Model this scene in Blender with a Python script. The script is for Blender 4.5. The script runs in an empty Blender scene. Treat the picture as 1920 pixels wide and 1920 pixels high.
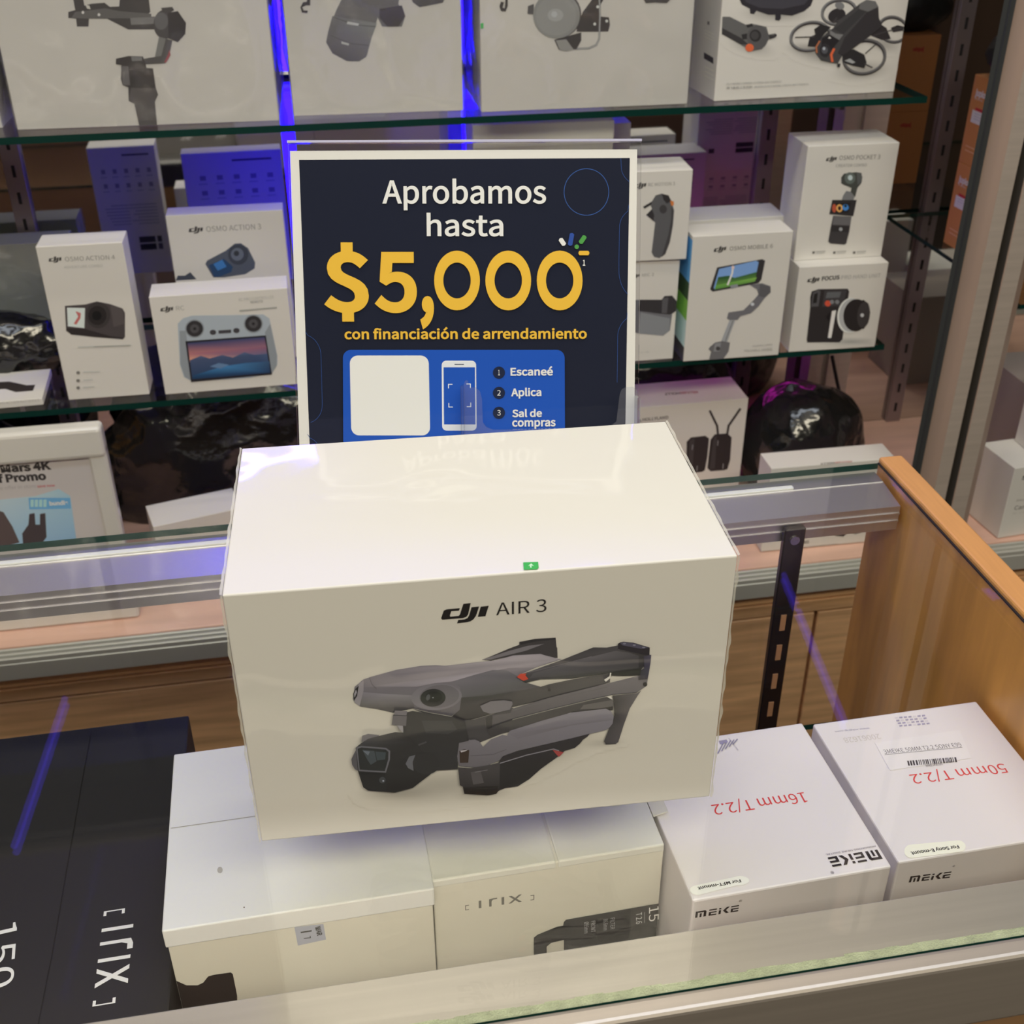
import bpy, bmesh, math, random
from mathutils import Vector, Matrix, noise
from mathutils.geometry import tessellate_polygon
random.seed(7)
SC = bpy.context.scene
COL = SC.collection
R = math.radians
V = Vector

# ---------------------------------------------------------------- camera, light, exposure
# world frame: x along the counter, y towards the wall cabinet, z up, z = 0 on the counter's glass
CAM_POS = V((0, 0, 0.5132)); F_PX = 2207.8
YAW, PITCH, ROLL = 0.17583475, 0.54626369, -0.00340824
fw = V((math.sin(YAW) * math.cos(PITCH), math.cos(YAW) * math.cos(PITCH), -math.sin(PITCH)))
rt0 = V((math.cos(YAW), -math.sin(YAW), 0)); up0 = rt0.cross(fw)
rt = rt0 * math.cos(ROLL) + up0 * math.sin(ROLL)
up = -rt0 * math.sin(ROLL) + up0 * math.cos(ROLL)
cd = bpy.data.cameras.new('camera'); cam = bpy.data.objects.new('camera', cd); COL.objects.link(cam)
cam.matrix_world = Matrix(((rt.x, up.x, -fw.x, CAM_POS.x), (rt.y, up.y, -fw.y, CAM_POS.y), (rt.z, up.z, -fw.z, CAM_POS.z), (0, 0, 0, 1)))
cd.sensor_width = 36; cd.lens = 36 * F_PX / 1920; cd.clip_start = 0.02; cd.clip_end = 60
cd.dof.use_dof = True; cd.dof.focus_distance = 0.74; cd.dof.aperture_fstop = 17
SC.camera = cam
SC.view_settings.view_transform = 'Standard'; SC.view_settings.look = 'None'
SC.view_settings.gamma = 1; SC.view_settings.use_curve_mapping = False
SC.view_settings.exposure = 0.0
w = bpy.data.worlds.new('world'); SC.world = w; w.use_nodes = True
w.node_tree.nodes['Background'].inputs[0].default_value = (1.0, 0.9, 0.8, 1)
w.node_tree.nodes['Background'].inputs[1].default_value = 0.05

def area(name, loc, target, sx, sy, power, col):
    l = bpy.data.lights.new(name, 'AREA'); l.shape = 'RECTANGLE'; l.size = sx; l.size_y = sy
    l.energy = power; l.color = col
    o = bpy.data.objects.new(name, l); COL.objects.link(o); o.location = loc
    d = V(target) - V(loc); o.rotation_euler = d.to_track_quat('-Z', 'Y').to_euler()
    return o
WARM = (1.0, 0.91, 0.70)
area('ceiling_lamp', (0.3, 0.35, 1.70), (0.3, 0.35, 0), 2.2, 0.35, 11.5, (0.86, 0.93, 1.0))
area('ceiling_lamp', (0.2, -0.75, 1.70), (0.2, 0.0, 0.2), 2.2, 0.5, 49, WARM)
area('ceiling_lamp', (-0.2, 1.05, 1.70), (-0.2, 1.2, 0), 2.4, 0.15, 13, (1.0, 0.88, 0.70))

# ---------------------------------------------------------------- pixel ray of the measured photograph -> point on a real plane
def ray(px, py):
    return fw + rt * ((px - 960) / F_PX) - up * ((py - 960) / F_PX)
def on_plane(px, py, o, n):
    d = ray(px, py); t = (o - CAM_POS).dot(n) / d.dot(n)
    return CAM_POS + d * t

# ---------------------------------------------------------------- colours and materials
def lin1(c):
    c /= 255.0
    return c / 12.92 if c <= 0.04045 else ((c + 0.055) / 1.055) ** 2.4
def hx(h):
    if not isinstance(h, str): return tuple(h)
    h = h.lstrip('#'); return tuple(lin1(int(h[i:i + 2], 16)) for i in (0, 2, 4))
MATS = {}
def nodes(name):
    m = bpy.data.materials.new(name); m.use_nodes = True
    nt = m.node_tree; return m, nt, nt.nodes['Principled BSDF']
def mat(name, col, rough=0.5, metal=0.0, spec=0.5, coat=0.0, bump=0.0, bscale=40.0, vary=0.0, vscale=8.0, stretch=(1, 1, 1), emit=0.0, coat_rough=0.03):
    if name in MATS: return MATS[name]
    m, nt, p = nodes(name); col = hx(col)
    p.inputs['Base Color'].default_value = (*col, 1); p.inputs['Roughness'].default_value = rough
    p.inputs['Metallic'].default_value = metal; p.inputs['Specular IOR Level'].default_value = spec
    p.inputs['Coat Weight'].default_value = coat; p.inputs['Coat Roughness'].default_value = coat_rough
    L = nt.links.new
    tc = nt.nodes.new('ShaderNodeTexCoord'); mp = nt.nodes.new('ShaderNodeMapping'); mp.inputs['Scale'].default_value = stretch
    L(tc.outputs['Object'], mp.inputs[0])
    n = nt.nodes.new('ShaderNodeTexNoise'); n.inputs['Scale'].default_value = vscale; n.inputs['Detail'].default_value = 4
    L(mp.outputs[0], n.inputs['Vector'])
    if vary > 0:
        r = nt.nodes.new('ShaderNodeValToRGB')
        r.color_ramp.elements[0].position = 0.3; r.color_ramp.elements[1].position = 0.7
        r.color_ramp.elements[0].color = (*[c * (1 - vary) for c in col], 1)
        r.color_ramp.elements[1].color = (*[min(1, c * (1 + vary)) for c in col], 1)
        L(n.outputs['Fac'], r.inputs[0]); L(r.outputs[0], p.inputs['Base Color'])
    if bump > 0:
        n2 = nt.nodes.new('ShaderNodeTexNoise'); n2.inputs['Scale'].default_value = bscale; n2.inputs['Detail'].default_value = 2
        L(mp.outputs[0], n2.inputs['Vector'])
        b = nt.nodes.new('ShaderNodeBump'); b.inputs['Strength'].default_value = bump; b.inputs['Distance'].default_value = 0.01
        L(n2.outputs['Fac'], b.inputs['Height'])
        L(b.outputs[0], p.inputs['Coat Normal'] if coat > 0 else p.inputs['Normal'])
    if emit > 0:
        p.inputs['Emission Color'].default_value = (*col, 1); p.inputs['Emission Strength'].default_value = emit
    MATS[name] = m; return m
CARTON = (0.80, 0.79, 0.76)
def paper(name, coat=0.0, bump=0.0, bscale=7.0, rough=0.65):
    """printed card: the ink colour is stored per vertex"""
    if name in MATS: return MATS[name]
    m, nt, p = nodes(name); L = nt.links.new
    a = nt.nodes.new('ShaderNodeVertexColor'); a.layer_name = 'ink'; L(a.outputs['Color'], p.inputs['Base Color'])
    p.inputs['Roughness'].default_value = rough; p.inputs['Specular IOR Level'].default_value = 0.35
    p.inputs['Coat Weight'].default_value = coat; p.inputs['Coat Roughness'].default_value = 0.04
    if bump > 0:
        g = nt.nodes.new('ShaderNodeNewGeometry')
        n2 = nt.nodes.new('ShaderNodeTexNoise'); n2.inputs['Scale'].default_value = bscale; n2.inputs['Detail'].default_value = 2.0
        n2.inputs['Distortion'].default_value = 0.6
        L(g.outputs['Position'], n2.inputs['Vector'])
        b = nt.nodes.new('ShaderNodeBump'); b.inputs['Strength'].default_value = bump; b.inputs['Distance'].default_value = 0.01
        L(n2.outputs['Fac'], b.inputs['Height']); L(b.outputs[0], p.inputs['Coat Normal'])
    MATS[name] = m; return m
CARD = paper('printed_card')
WRAPPED = paper('shrink_wrapped_card', coat=0.9, bump=0.22, bscale=9)
SATIN = paper('satin_card', coat=0.25, bump=0.1, bscale=20)
POSTER = paper('poster_paper', coat=0.45, rough=0.85)
def clear(name, tint=(0.985, 0.997, 0.99), rough=0.0, ior=1.5, haze=0.0, hazecol=(0.8, 0.8, 0.8), bump=0.0, bscale=30, boost=0.0):
    if name in MATS: return MATS[name]
    m = bpy.data.materials.new(name); m.use_nodes = True; nt = m.node_tree; nt.nodes.clear(); L = nt.links.new
    out = nt.nodes.new('ShaderNodeOutputMaterial'); t = nt.nodes.new('ShaderNodeBsdfTransparent'); t.inputs[0].default_value = (*tint, 1)
    g = nt.nodes.new('ShaderNodeBsdfGlossy'); g.inputs['Roughness'].default_value = rough
    lw = nt.nodes.new('ShaderNodeLayerWeight'); lw.inputs['Blend'].default_value = 0.5
    pw = nt.nodes.new('ShaderNodeMath'); pw.operation = 'POWER'; pw.inputs[1].default_value = 5; L(lw.outputs['Facing'], pw.inputs[0])
    r0 = ((ior - 1) / (ior + 1)) ** 2
    f = nt.nodes.new('ShaderNodeMath'); f.operation = 'MULTIPLY_ADD'; f.inputs[1].default_value = 1 - r0; f.inputs[2].default_value = r0; L(pw.outputs[0], f.inputs[0])
    last = t
    if haze > 0:
        d = nt.nodes.new('ShaderNodeBsdfDiffuse'); d.inputs[0].default_value = (*hazecol, 1)
        mh = nt.nodes.new('ShaderNodeMixShader'); mh.inputs[0].default_value = haze
        L(t.outputs[0], mh.inputs[1]); L(d.outputs[0], mh.inputs[2]); last = mh
    mx = nt.nodes.new('ShaderNodeMixShader')
    if boost > 0:
        ma = nt.nodes.new('ShaderNodeMath'); ma.operation = 'ADD'; ma.inputs[1].default_value = boost
        L(f.outputs[0], ma.inputs[0]); L(ma.outputs[0], mx.inputs[0])
    else: L(f.outputs[0], mx.inputs[0])
    L(last.outputs[0], mx.inputs[1]); L(g.outputs[0], mx.inputs[2])
    if bump > 0:
        ge = nt.nodes.new('ShaderNodeNewGeometry'); n2 = nt.nodes.new('ShaderNodeTexNoise'); n2.inputs['Scale'].default_value = bscale; n2.inputs['Detail'].default_value = 3
        L(ge.outputs['Position'], n2.inputs['Vector'])
        b = nt.nodes.new('ShaderNodeBump'); b.inputs['Strength'].default_value = bump; b.inputs['Distance'].default_value = 0.01
        L(n2.outputs['Fac'], b.inputs['Height']); L(b.outputs[0], g.inputs['Normal']); L(b.outputs[0], lw.inputs['Normal'])
    L(mx.outputs[0], out.inputs[0]); MATS[name] = m; return m
GLASS = clear('clear_glass')
ACRYL = clear('clear_acrylic', (0.985, 0.985, 0.99), 0.02)
FILM = clear('loose_film', (0.97, 0.97, 0.97), 0.16, 1.35, haze=0.05, bump=0.35, bscale=14, boost=0.08)
EDGE = mat('green_glass_edge', (0.003, 0.038, 0.030), 0.35, spec=0.25)
BLUESOFT = mat('dim_blue_led', (0.012, 0.003, 1.0), emit=6)
PINKBAR = mat('magenta_led_bar', (1.0, 0.03, 0.75), emit=4.5)
MIRROR = mat('mirror_silver', (0.62, 0.62, 0.60), 0.03, metal=1.0)
ALU = mat('brushed_aluminium', (0.62, 0.54, 0.48), 0.45, metal=0.3, vary=0.06, stretch=(1, 40, 40), vscale=5)
ALUTOP = mat('satin_rail', (0.66, 0.63, 0.66), 0.42, metal=0.95)
DARKALU = mat('dark_gasket', (0.075, 0.08, 0.085), 0.4, metal=0.3)
CHROME = mat('chrome', (0.6, 0.6, 0.62), 0.15, metal=1.0)
BEECH = mat('beech_edge', '#d69c60', 0.45, vary=0.05, stretch=(20, 1.5, 20), vscale=14, coat=0.1)
PANELW = mat('wood_veneer', (0.68, 0.34, 0.085), 0.4, vary=0.16, stretch=(6, 6, 0.6), vscale=9, coat=0.1)
DECKW = mat('deck_laminate', (0.85, 0.54, 0.43), 0.28, vary=0.08, stretch=(0.6, 6, 6), vscale=8)
BASEW = mat('base_laminate', (0.84, 0.49, 0.26), 0.4, vary=0.22, stretch=(0.7, 8, 9), vscale=9)
BLUE = mat('blue_led', (0.012, 0.003, 1.0), emit=16)
BLUETUBE = mat('violet_tube', (0.10, 0.05, 1.0), emit=2.2)
PINK = mat('magenta_led', (1.0, 0.03, 0.75), emit=2.5)
BLACKFILM = mat('black_poly_film', (0.010, 0.011, 0.012), 0.17, spec=0.9, bump=0.15, bscale=60)
BLACKP = mat('black_plastic', (0.02, 0.02, 0.022), 0.45)

# ---------------------------------------------------------------- object helpers
def tag(o, label=None, cat=None, group=None, kind=None):
    if label: o['label'] = label
    if cat: o['category'] = cat
    if group: o['group'] = group
    if kind: o['kind'] = kind
    return o
def empty(name, loc, rz=0.0):
    o = bpy.data.objects.new(name, None); COL.objects.link(o); o.location = loc; o.rotation_euler = (0, 0, rz)
    o.empty_display_size = 0.03; return o
def wmat(o):
    return Matrix.Translation(o.location) @ o.rotation_euler.to_matrix().to_4x4()
def link(name, me, m, parent=None, smooth=False):
    o = bpy.data.objects.new(name, me); COL.objects.link(o)
    for x in (m if isinstance(m, (list, tuple)) else [m]): me.materials.append(x)
    if parent: o.parent = parent
    if smooth:
        for p in me.polygons: p.use_smooth = True
    return o
class MB:
    """collects shapes into one mesh"""
    def __init__(s): s.bm = bmesh.new()
    def box(s, a, b, bev=0.0, mi=0, rot=None, seg=1):
        a, b = V(a), V(b); c = (a + b) / 2; d = b - a
        M = Matrix.Translation(c) @ (rot.to_4x4() if rot else Matrix.Identity(4)) @ Matrix.Diagonal((abs(d.x), abs(d.y), abs(d.z), 1))
        r = bmesh.ops.create_cube(s.bm, size=1, matrix=M)
        es = list({e for v in r['verts'] for e in v.link_edges}); fs = list({f for v in r['verts'] for f in v.link_faces})
        for f in fs: f.material_index = mi
        if bev > 0: bmesh.ops.bevel(s.bm, geom=es, offset=bev, segments=seg, affect='EDGES', profile=0.5)
        return s
    def cyl(s, p, q, r, n=16, r2=None, mi=0):
        p, q = V(p), V(q); d = q - p
        M = Matrix.Translation((p + q) / 2) @ d.to_track_quat('Z', 'Y').to_matrix().to_4x4()
        k = bmesh.ops.create_cone(s.bm, cap_ends=True, segments=n, radius1=r, radius2=r if r2 is None else r2, depth=d.length, matrix=M)
        for f in {f for v in k['verts'] for f in v.link_faces}: f.material_index = mi
        return s
    def prism(s, pts, z0, z1, mi=0):
        a = [s.bm.verts.new((x, y, z0)) for x, y in pts]; b = [s.bm.verts.new((x, y, z1)) for x, y in pts]
        n = len(pts)
        for i in range(n): s.bm.faces.new((a[i], a[(i + 1) % n], b[(i + 1) % n], b[i])).material_index = mi
        s.bm.faces.new(a[::-1]); s.bm.faces.new(b)
        bmesh.ops.recalc_face_normals(s.bm, faces=s.bm.faces[:]); return s
    def tube(s, pts, r, n=8):
        pts = [V(p) for p in pts]
        for p, q in zip(pts, pts[1:]): s.cyl(p, q, r, n)
        for p in pts[1:-1]: bmesh.ops.create_icosphere(s.bm, subdivisions=2, radius=r, matrix=Matrix.Translation(p))
        return s
    def build(s, name, m, parent=None, smooth=False, ink=None):
        me = bpy.data.meshes.new(name); s.bm.to_mesh(me); s.bm.free()
        if ink is not None:
            ca = me.color_attributes.new('ink', 'FLOAT_COLOR', 'POINT')
            for d in ca.data: d.color = (*ink, 1)
        return link(name, me, m, parent, smooth)

TXT = {}
try:   # the sans serif that ships inside Blender; its built-in face otherwise
    FONT = bpy.data.fonts.load(bpy.utils.system_resource('DATAFILES', path='fonts') + '/Noto Sans CJK Regular.woff2')
except Exception: FONT = None
def glyphs(s, bold):
    k = (s, bold)
    if k in TXT: return TXT[k]
    c = bpy.data.curves.new('t', 'FONT'); c.body = s; c.size = 1
    if FONT: c.font = FONT
    c.offset = bold; c.resolution_u = 9 if len(s) <= 9 else 3; c.fill_mode = 'FRONT'
    o = bpy.data.objects.new('t', c); COL.objects.link(o)
    bpy.context.view_layer.update()
    dg = bpy.context.evaluated_depsgraph_get(); ev = o.evaluated_get(dg); me = ev.to_mesh()
    vs = [(v.co.x, v.co.y) for v in me.vertices]; fs = [tuple(p.vertices) for p in me.polygons]
    ev.to_mesh_clear(); bpy.data.objects.remove(o); bpy.data.curves.remove(c)
    TXT[k] = (vs, fs); return TXT[k]
def Q(ox, oy, s):
    return lambda *pts: [(ox + x / s, oy + y / s) for x, y in pts]

class Face:
    """a flat side of a thing to print on; coordinates measured on the photograph are projected to the real plane"""
    def __init__(s, root, o, eu, ev, base, albedo=CARTON, lift=0.00012):
        s.lim = None; s.root, s.o, s.eu, s.ev = root, V(o), V(eu).normalized(), V(ev).normalized(); s.n = s.eu.cross(s.ev).normalized()
        s.base = hx(base); s.alb = albedo; s.bm = []; s.z = lift; s.step = 0.00003
        s.vs, s.fs, s.cs = [], [], []
    def uv(s, p):
        d = on_plane(p[0], p[1], s.o, s.n) - s.o; u, v = d.dot(s.eu), d.dot(s.ev)
        if s.lim: u, v = min(max(u, .0004), s.lim[0] - .0004), min(max(v, .0004), s.lim[1] - .0004)
        return u, v
    def ink(s, c):
        c = hx(c); return tuple(min(0.95, max(0.003, a * x / b)) for a, x, b in zip(s.alb, c, s.base))
    def add(s, vs, fs, cols):
        k = len(s.vs); s.z += s.step
        s.vs += [s.o + s.eu * u + s.ev * v + s.n * s.z for u, v in vs]; s.fs += [tuple(i + k for i in f) for f in fs]; s.cs += cols
    def poly(s, pts, col, holes=(), uv=False):
        """pts in photo pixels; col one colour or one per point"""
        L = [[p if uv else s.uv(p) for p in q] for q in [pts] + list(holes)]
        tri = tessellate_polygon([[V((*p, 0)) for p in q] for q in L]); flat = [p for q in L for p in q]
        if isinstance(col, list): cols = [s.ink(c) for c in col]
        else: cols = [s.ink(col)] * len(flat)
        out = []
        for t in tri:
            a, b, c = (flat[i] for i in t)
            if (b[0] - a[0]) * (c[1] - a[1]) - (b[1] - a[1]) * (c[0] - a[0]) < 0: t = (t[0], t[2], t[1])
            out.append(tuple(t))
        s.add(flat, out, cols); return s
    def grad(s, pts, ctop, cbot):
        """vertical blend printed over the shape"""
        ys = [p[1] for p in pts]; y0, y1 = min(ys), max(ys); a, b = hx(ctop), hx(cbot)
        cols = []
        for p in pts:
            t = (p[1] - y0) / max(1e-6, y1 - y0); cols.append(tuple(x * (1 - t) + y * t for x, y in zip(a, b)))
        return s.poly(pts, cols)
    def ell(s, cx, cy, rx, ry, col, rot=0.0, n=28, inner=None):
        """filled ellipse, or a ring when inner (a fraction) is given"""
        def P(k): return [(cx + k * (rx * math.cos(t) * math.cos(rot) - ry * math.sin(t) * math.sin(rot)), cy + k * (rx * math.cos(t) * math.sin(rot) + ry * math.sin(t) * math.cos(rot))) for t in (2 * math.pi * i / n for i in range(n))]
        return s.poly(P(1), col, holes=[P(inner)] if inner else ())
    def glow(s, cx, cy, rx, ry, col, rot=0.0, n=28):
        """soft printed drop shadow, fading into the card colour"""
        rim = [s.uv((cx + rx * math.cos(t) * math.cos(rot) - ry * math.sin(t) * math.sin(rot), cy + rx * math.cos(t) * math.sin(rot) + ry * math.sin(t) * math.cos(rot))) for t in (2 * math.pi * i / n for i in range(n))]
        mid = [s.uv((cx + .5 * (rx * math.cos(t) * math.cos(rot) - ry * math.sin(t) * math.sin(rot)), cy + .5 * (rx * math.cos(t) * math.sin(rot) + ry * math.sin(t) * math.cos(rot)))) for t in (2 * math.pi * i / n for i in range(n))]
        c = s.uv((cx, cy)); vs = [c] + mid + rim; fs = []
        for i in range(n):
            j = (i + 1) % n
            fs += [(0, 1 + j, 1 + i), (1 + i, 1 + j, 1 + n + j, 1 + n + i)]
        ic = s.ink(col); b = s.alb; m = tuple((x + y) / 2 for x, y in zip(ic, b))
        s.add(vs, fs, [ic] + [m] * n + [b] * n); return s
    def shade(s, spots, nx=70, ny=36, pad=1.0):
        """one soft printed shadow from several ellipses (cx, cy, rx, ry, rotation, depth) in photo pixels"""
        x0 = min(c[0] - c[2] for c in spots); x1 = max(c[0] + c[2] for c in spots); y0 = min(c[1] - max(c[3], .4 * c[2]) for c in spots); y1 = max(c[1] + max(c[3], .4 * c[2]) for c in spots)
        vs, cols, fs = [], [], []
        for j in range(ny + 1):
            for i in range(nx + 1):
                x, y = x0 + (x1 - x0) * i / nx, y0 + (y1 - y0) * j / ny; k = 1.0
                for cx, cy, rx, ry, a, dp in spots:
                    dx, dy = x - cx, y - cy; u = (dx * math.cos(a) + dy * math.sin(a)) / rx; v = (-dx * math.sin(a) + dy * math.cos(a)) / ry
                    t = max(0.0, 1 - math.sqrt(u * u + v * v)); k *= 1 - dp * t * t * (3 - 2 * t)
                vs.append(s.uv((x, y))); cols.append(tuple(c * k for c in s.alb))
        for j in range(ny):
            for i in range(nx):
                a = j * (nx + 1) + i
                if all(cols[q][0] > s.alb[0] * .999 for q in (a, a + 1, a + nx + 1, a + nx + 2)): continue
                fs.append((a, a + nx + 1, a + nx + 2, a + 1))
        s.add(vs, fs, cols); return s
    def line(s, pts, wpx, col):
        P = pts
        for a, b in zip(P, P[1:]):
            d = V((b[0] - a[0], b[1] - a[1])); L = d.length
            if L < 1e-6: continue
            n = V((-d.y, d.x)) / L * wpx / 2; e = d / L * wpx * 0.3
            s.poly([(a[0] - e.x + n.x, a[1] - e.y + n.y), (b[0] + e.x + n.x, b[1] + e.y + n.y), (b[0] + e.x - n.x, b[1] + e.y - n.y), (a[0] - e.x - n.x, a[1] - e.y - n.y)], col)
            s.z -= s.step * .7
        s.z += s.step; return s
    def frame2(s, p0, p1):
        a, b = V(s.uv(p0)), V(s.uv(p1)); d = b - a
        return a, d, V((-d.y, d.x))
    def text(s, t, p0, p1, col, bold=0.0, cap=None):
        """baseline from p0 to p1 (photo pixels); cap: pixel above p0 that the capitals reach"""
        vs, fs = glyphs(t, bold); hv = glyphs('H', bold)[0]; ch = max(v[1] for v in hv); xs = [v[0] for v in vs]; x0, x1 = min(xs), max(xs)
        a, d, n = s.frame2(p0, p1); sx = d.length / (x1 - x0); sy = sx
        if cap is not None: sy = (V(s.uv(cap)) - a).length / ch
        du, dn = d.normalized(), n.normalized()
        s.add([tuple(a + du * ((x - x0) * sx) + dn * (y * sy)) for x, y in vs], fs, [s.ink(col)] * len(vs)); return s
    def shape(s, polys, p0, p1, col):
        a, d, n = s.frame2(p0, p1)
        for q in polys:
            s.poly([tuple(a + d * x + n * y) for x, y in q], col, uv=True)
        return s
    def build(s, name, m=None):
        me = bpy.data.meshes.new(name); M = wmat(s.root).inverted()
        me.from_pydata([M @ v for v in s.vs], [], s.fs); me.update()
        ca = me.color_attributes.new('ink', 'FLOAT_COLOR', 'POINT')
        for d, c in zip(ca.data, s.cs): d.color = (*c, 1)
        return link(name, me, m or CARD, s.root)

def _dji():
    f = lambda pts: [((x - 145) / 745, (430 - .078 * (x - 145) - y) / 745) for x, y in pts]
    return [f(q) for q in (
        [(440, 215), (240, 232), (190, 255), (145, 395), (148, 420), (165, 432), (480, 407), (535, 385), (565, 340), (610, 120), (495, 135), (437, 335), (418, 362), (285, 376), (282, 345), (305, 272), (425, 262)],
        [(620, 200), (740, 186), (690, 360), (650, 430), (600, 470), (540, 487), (388, 507), (408, 440), (510, 430), (555, 405), (580, 355)],
        [(765, 190), (890, 175), (835, 375), (715, 385)])]
LOGO = _dji()
def _rect(a, b, c, d): return [(a, b), (c, b), (c, d), (a, d)]
IRIX = [_rect(0, 0, .012, .105), _rect(0, 0, .055, .014), _rect(0, .091, .055, .105), _rect(.195, 0, .232, .155), _rect(.345, 0, .38, .15), [(.37, .09), (.40, .135), (.46, .135), (.46, .162), (.40, .162), (.345, .15), (.345, .10)],
        _rect(.525, 0, .562, .155), [(.625, 0), (.67, 0), (.82, .155), (.775, .155)], [(.625, .155), (.67, .155), (.82, 0), (.775, 0)], _rect(.988, 0, 1.0, .105), _rect(.945, 0, 1.0, .014), _rect(.945, .091, 1.0, .105)]
MEIKE = [_rect(0, 0, .055, .2), _rect(.055, .15, .22, .2), _rect(.10, 0, .145, .125), [(.19, 0), (.25, 0), (.25, .17), (.22, .2), (.19, .2)],
         _rect(.31, .16, .49, .2), _rect(.31, .08, .49, .12), _rect(.31, 0, .36, .08), _rect(.36, 0, .49, .04), _rect(.54, 0, .59, .125), _rect(.54, .155, .59, .2),
         [(.635, .1), (.715, .2), (.785, .2), (.705, .1), (.785, 0), (.715, 0)], _rect(.82, .16, 1, .2), _rect(.82, .08, 1, .12), _rect(.82, 0, .87, .08), _rect(.87, 0, 1, .04)]

class Carton:
    """a closed card box standing at (x, y, z) with its front-left bottom corner there, turned by yaw degrees"""
    def __init__(s, name, x, y, z, yaw, W, D, H, label, cat='box', group=None, m=None, bev=0.0009, base='#bcb1a0', body='carton', albedo=CARTON, z_body=0.0):
        a = R(yaw); s.ex = V((math.cos(a), math.sin(a), 0)); s.ey = V((-math.sin(a), math.cos(a), 0)); s.ez = V((0, 0, 1))
        s.p = V((x, y, z)); s.W, s.D, s.H, s.base, s.alb = W, D, H, base, albedo
        c = s.p + s.ex * W / 2 + s.ey * D / 2
        s.root = tag(empty(name, c, a), label, cat, group)
        s.m = m or CARD
        s.body = MB().box((-W / 2, -D / 2, z_body), (W / 2, D / 2, H), bev, seg=2).build(body, s.m, s.root, ink=albedo)
    def face(s, side, base=None, inset=0.0):
        b = base or s.base
        o, u, v, lim = {'front': (s.p, s.ex, s.ez, (s.W, s.H)), 'top': (s.p + s.ez * s.H, s.ex, s.ey, (s.W, s.D)),
                        'left': (s.p + s.ey * s.D, -s.ey, s.ez, (s.D, s.H)), 'back': (s.p + s.ey * s.D + s.ex * s.W, -s.ex, s.ez, (s.W, s.H))}[side]
        f = Face(s.root, o, u, v, b, s.alb); f.lim = lim; return f
    def backprint(s, name='rear_print'):
        """rows of small grey icons and lines of small print on the rear side"""
        f = s.face('back', '#b0aaa0'); W, H = s.W, s.H; rnd = random.Random(int(W * 1e5))
        def r(a, b, c, d, col): f.poly([(a * W, b * H), (c * W, b * H), (c * W, d * H), (a * W, d * H)], col, uv=True); f.z -= f.step
        r(.1, .93, .5, .945, '#555555')
        for j in range(2):
            for i in range(5):
                u = .1 + i * .17; v = .80 - j * .11
                r(u, v, u + .06, v + .035, '#7a7878'); r(u - .01, v - .03, u + .08, v - .02, '#908e8c')
        for j in range(7): r(.1, .55 - j * .025, .1 + rnd.uniform(.3, .42), .56 - j * .025, '#8a8886')
        for j in range(7): r(.52, .55 - j * .025, .52 + rnd.uniform(.25, .38), .56 - j * .025, '#8a8886')
        r(.1, .25, .17, .30, '#3c3b3b'); r(.2, .25, .45, .30, '#333236'); r(.1, .19, .17, .24, '#4c4b4b'); r(.2, .19, .45, .24, '#2c2b30')
        r(.75, .2, .83, .25, '#3a393c')
        return f.build(name, s.m)
def crumple(name, W, D, H, n, amp, freq, m, parent, seed=0, pad=0.0015, dz=0.0):
    """loose film around a box of W x D x H: a fine shell pushed out by creases"""
    bm = bmesh.new(); off = V((seed * 3.1, seed * 1.7, 0))
    def sheet(o, eu, ev, lu, lv):
        nn = eu.cross(ev); nu, nv = max(2, int(n * lu / .3)), max(2, int(n * lv / .3)); g = []
        for i in range(nu + 1):
            row = []
            for j in range(nv + 1):
                p = o + eu * (lu * i / nu) + ev * (lv * j / nv)
                q = p * freq + off
                h = 1 - abs(noise.noise(V((q.x * 1.0 + q.z * .6, q.y, q.z * .8 - q.x * .5))) * 2); h = max(0, h) ** 3 + .35 * abs(noise.noise(q * 2.3))
                e = min(i / nu, 1 - i / nu, j / nv, 1 - j / nv); e = min(1, e * 14)
                row.append(bm.verts.new(p + nn * (pad + amp * h * e)))
            g.append(row)
        for i in range(nu):
            for j in range(nv): bm.faces.new((g[i][j], g[i + 1][j], g[i + 1][j + 1], g[i][j + 1]))
    x, y, z = V((1, 0, 0)), V((0, 1, 0)), V((0, 0, 1)); P = pad
    sheet(V((-W / 2 - P, -D / 2, dz)), x, z, W + 2 * P, H - dz + P); sheet(V((-W / 2, D / 2, dz)), -y, z, D, H - dz + P); sheet(V((W / 2, -D / 2, dz)), y, z, D, H - dz + P)
    me = bpy.data.meshes.new(name); bm.to_mesh(me); bm.free()
    return link(name, me, m, parent, True)
def blob(name, c, r, m, seed, amp=0.22, freq=7, parent=None, flat=None, sub=6):
    """a lumpy bag: an ellipsoid gathered into creases, flat where it lies on the surface below"""
    bm = bmesh.new(); bmesh.ops.create_icosphere(bm, subdivisions=sub, radius=1)
    for v in bm.verts:
        p = v.co.copy(); q = V((p.x * r[0], p.y * r[1], p.z * r[2])) * freq + V((seed * 5.3, seed, seed * 2.2))
        rg = lambda t: (1 - abs(noise.noise(t)) * 2.2)
        h = noise.noise(q * .45) * .7 + rg(V((q.x, q.y * 1.7, q.z * .8))) * .42 + rg(q * 2.2 + V((3, 1, 7))) * .26 + rg(q * 4.6) * .11
        k = 1 + amp * h
        v.co = V((c[0] + p.x * r[0] * k, c[1] + p.y * r[1] * k, c[2] + p.z * r[2] * k))
        if flat is not None and v.co.z < flat: v.co.z = flat
    me = bpy.data.meshes.new(name); bm.to_mesh(me); bm.free()
    return link(name, me, m, parent, True)

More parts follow.
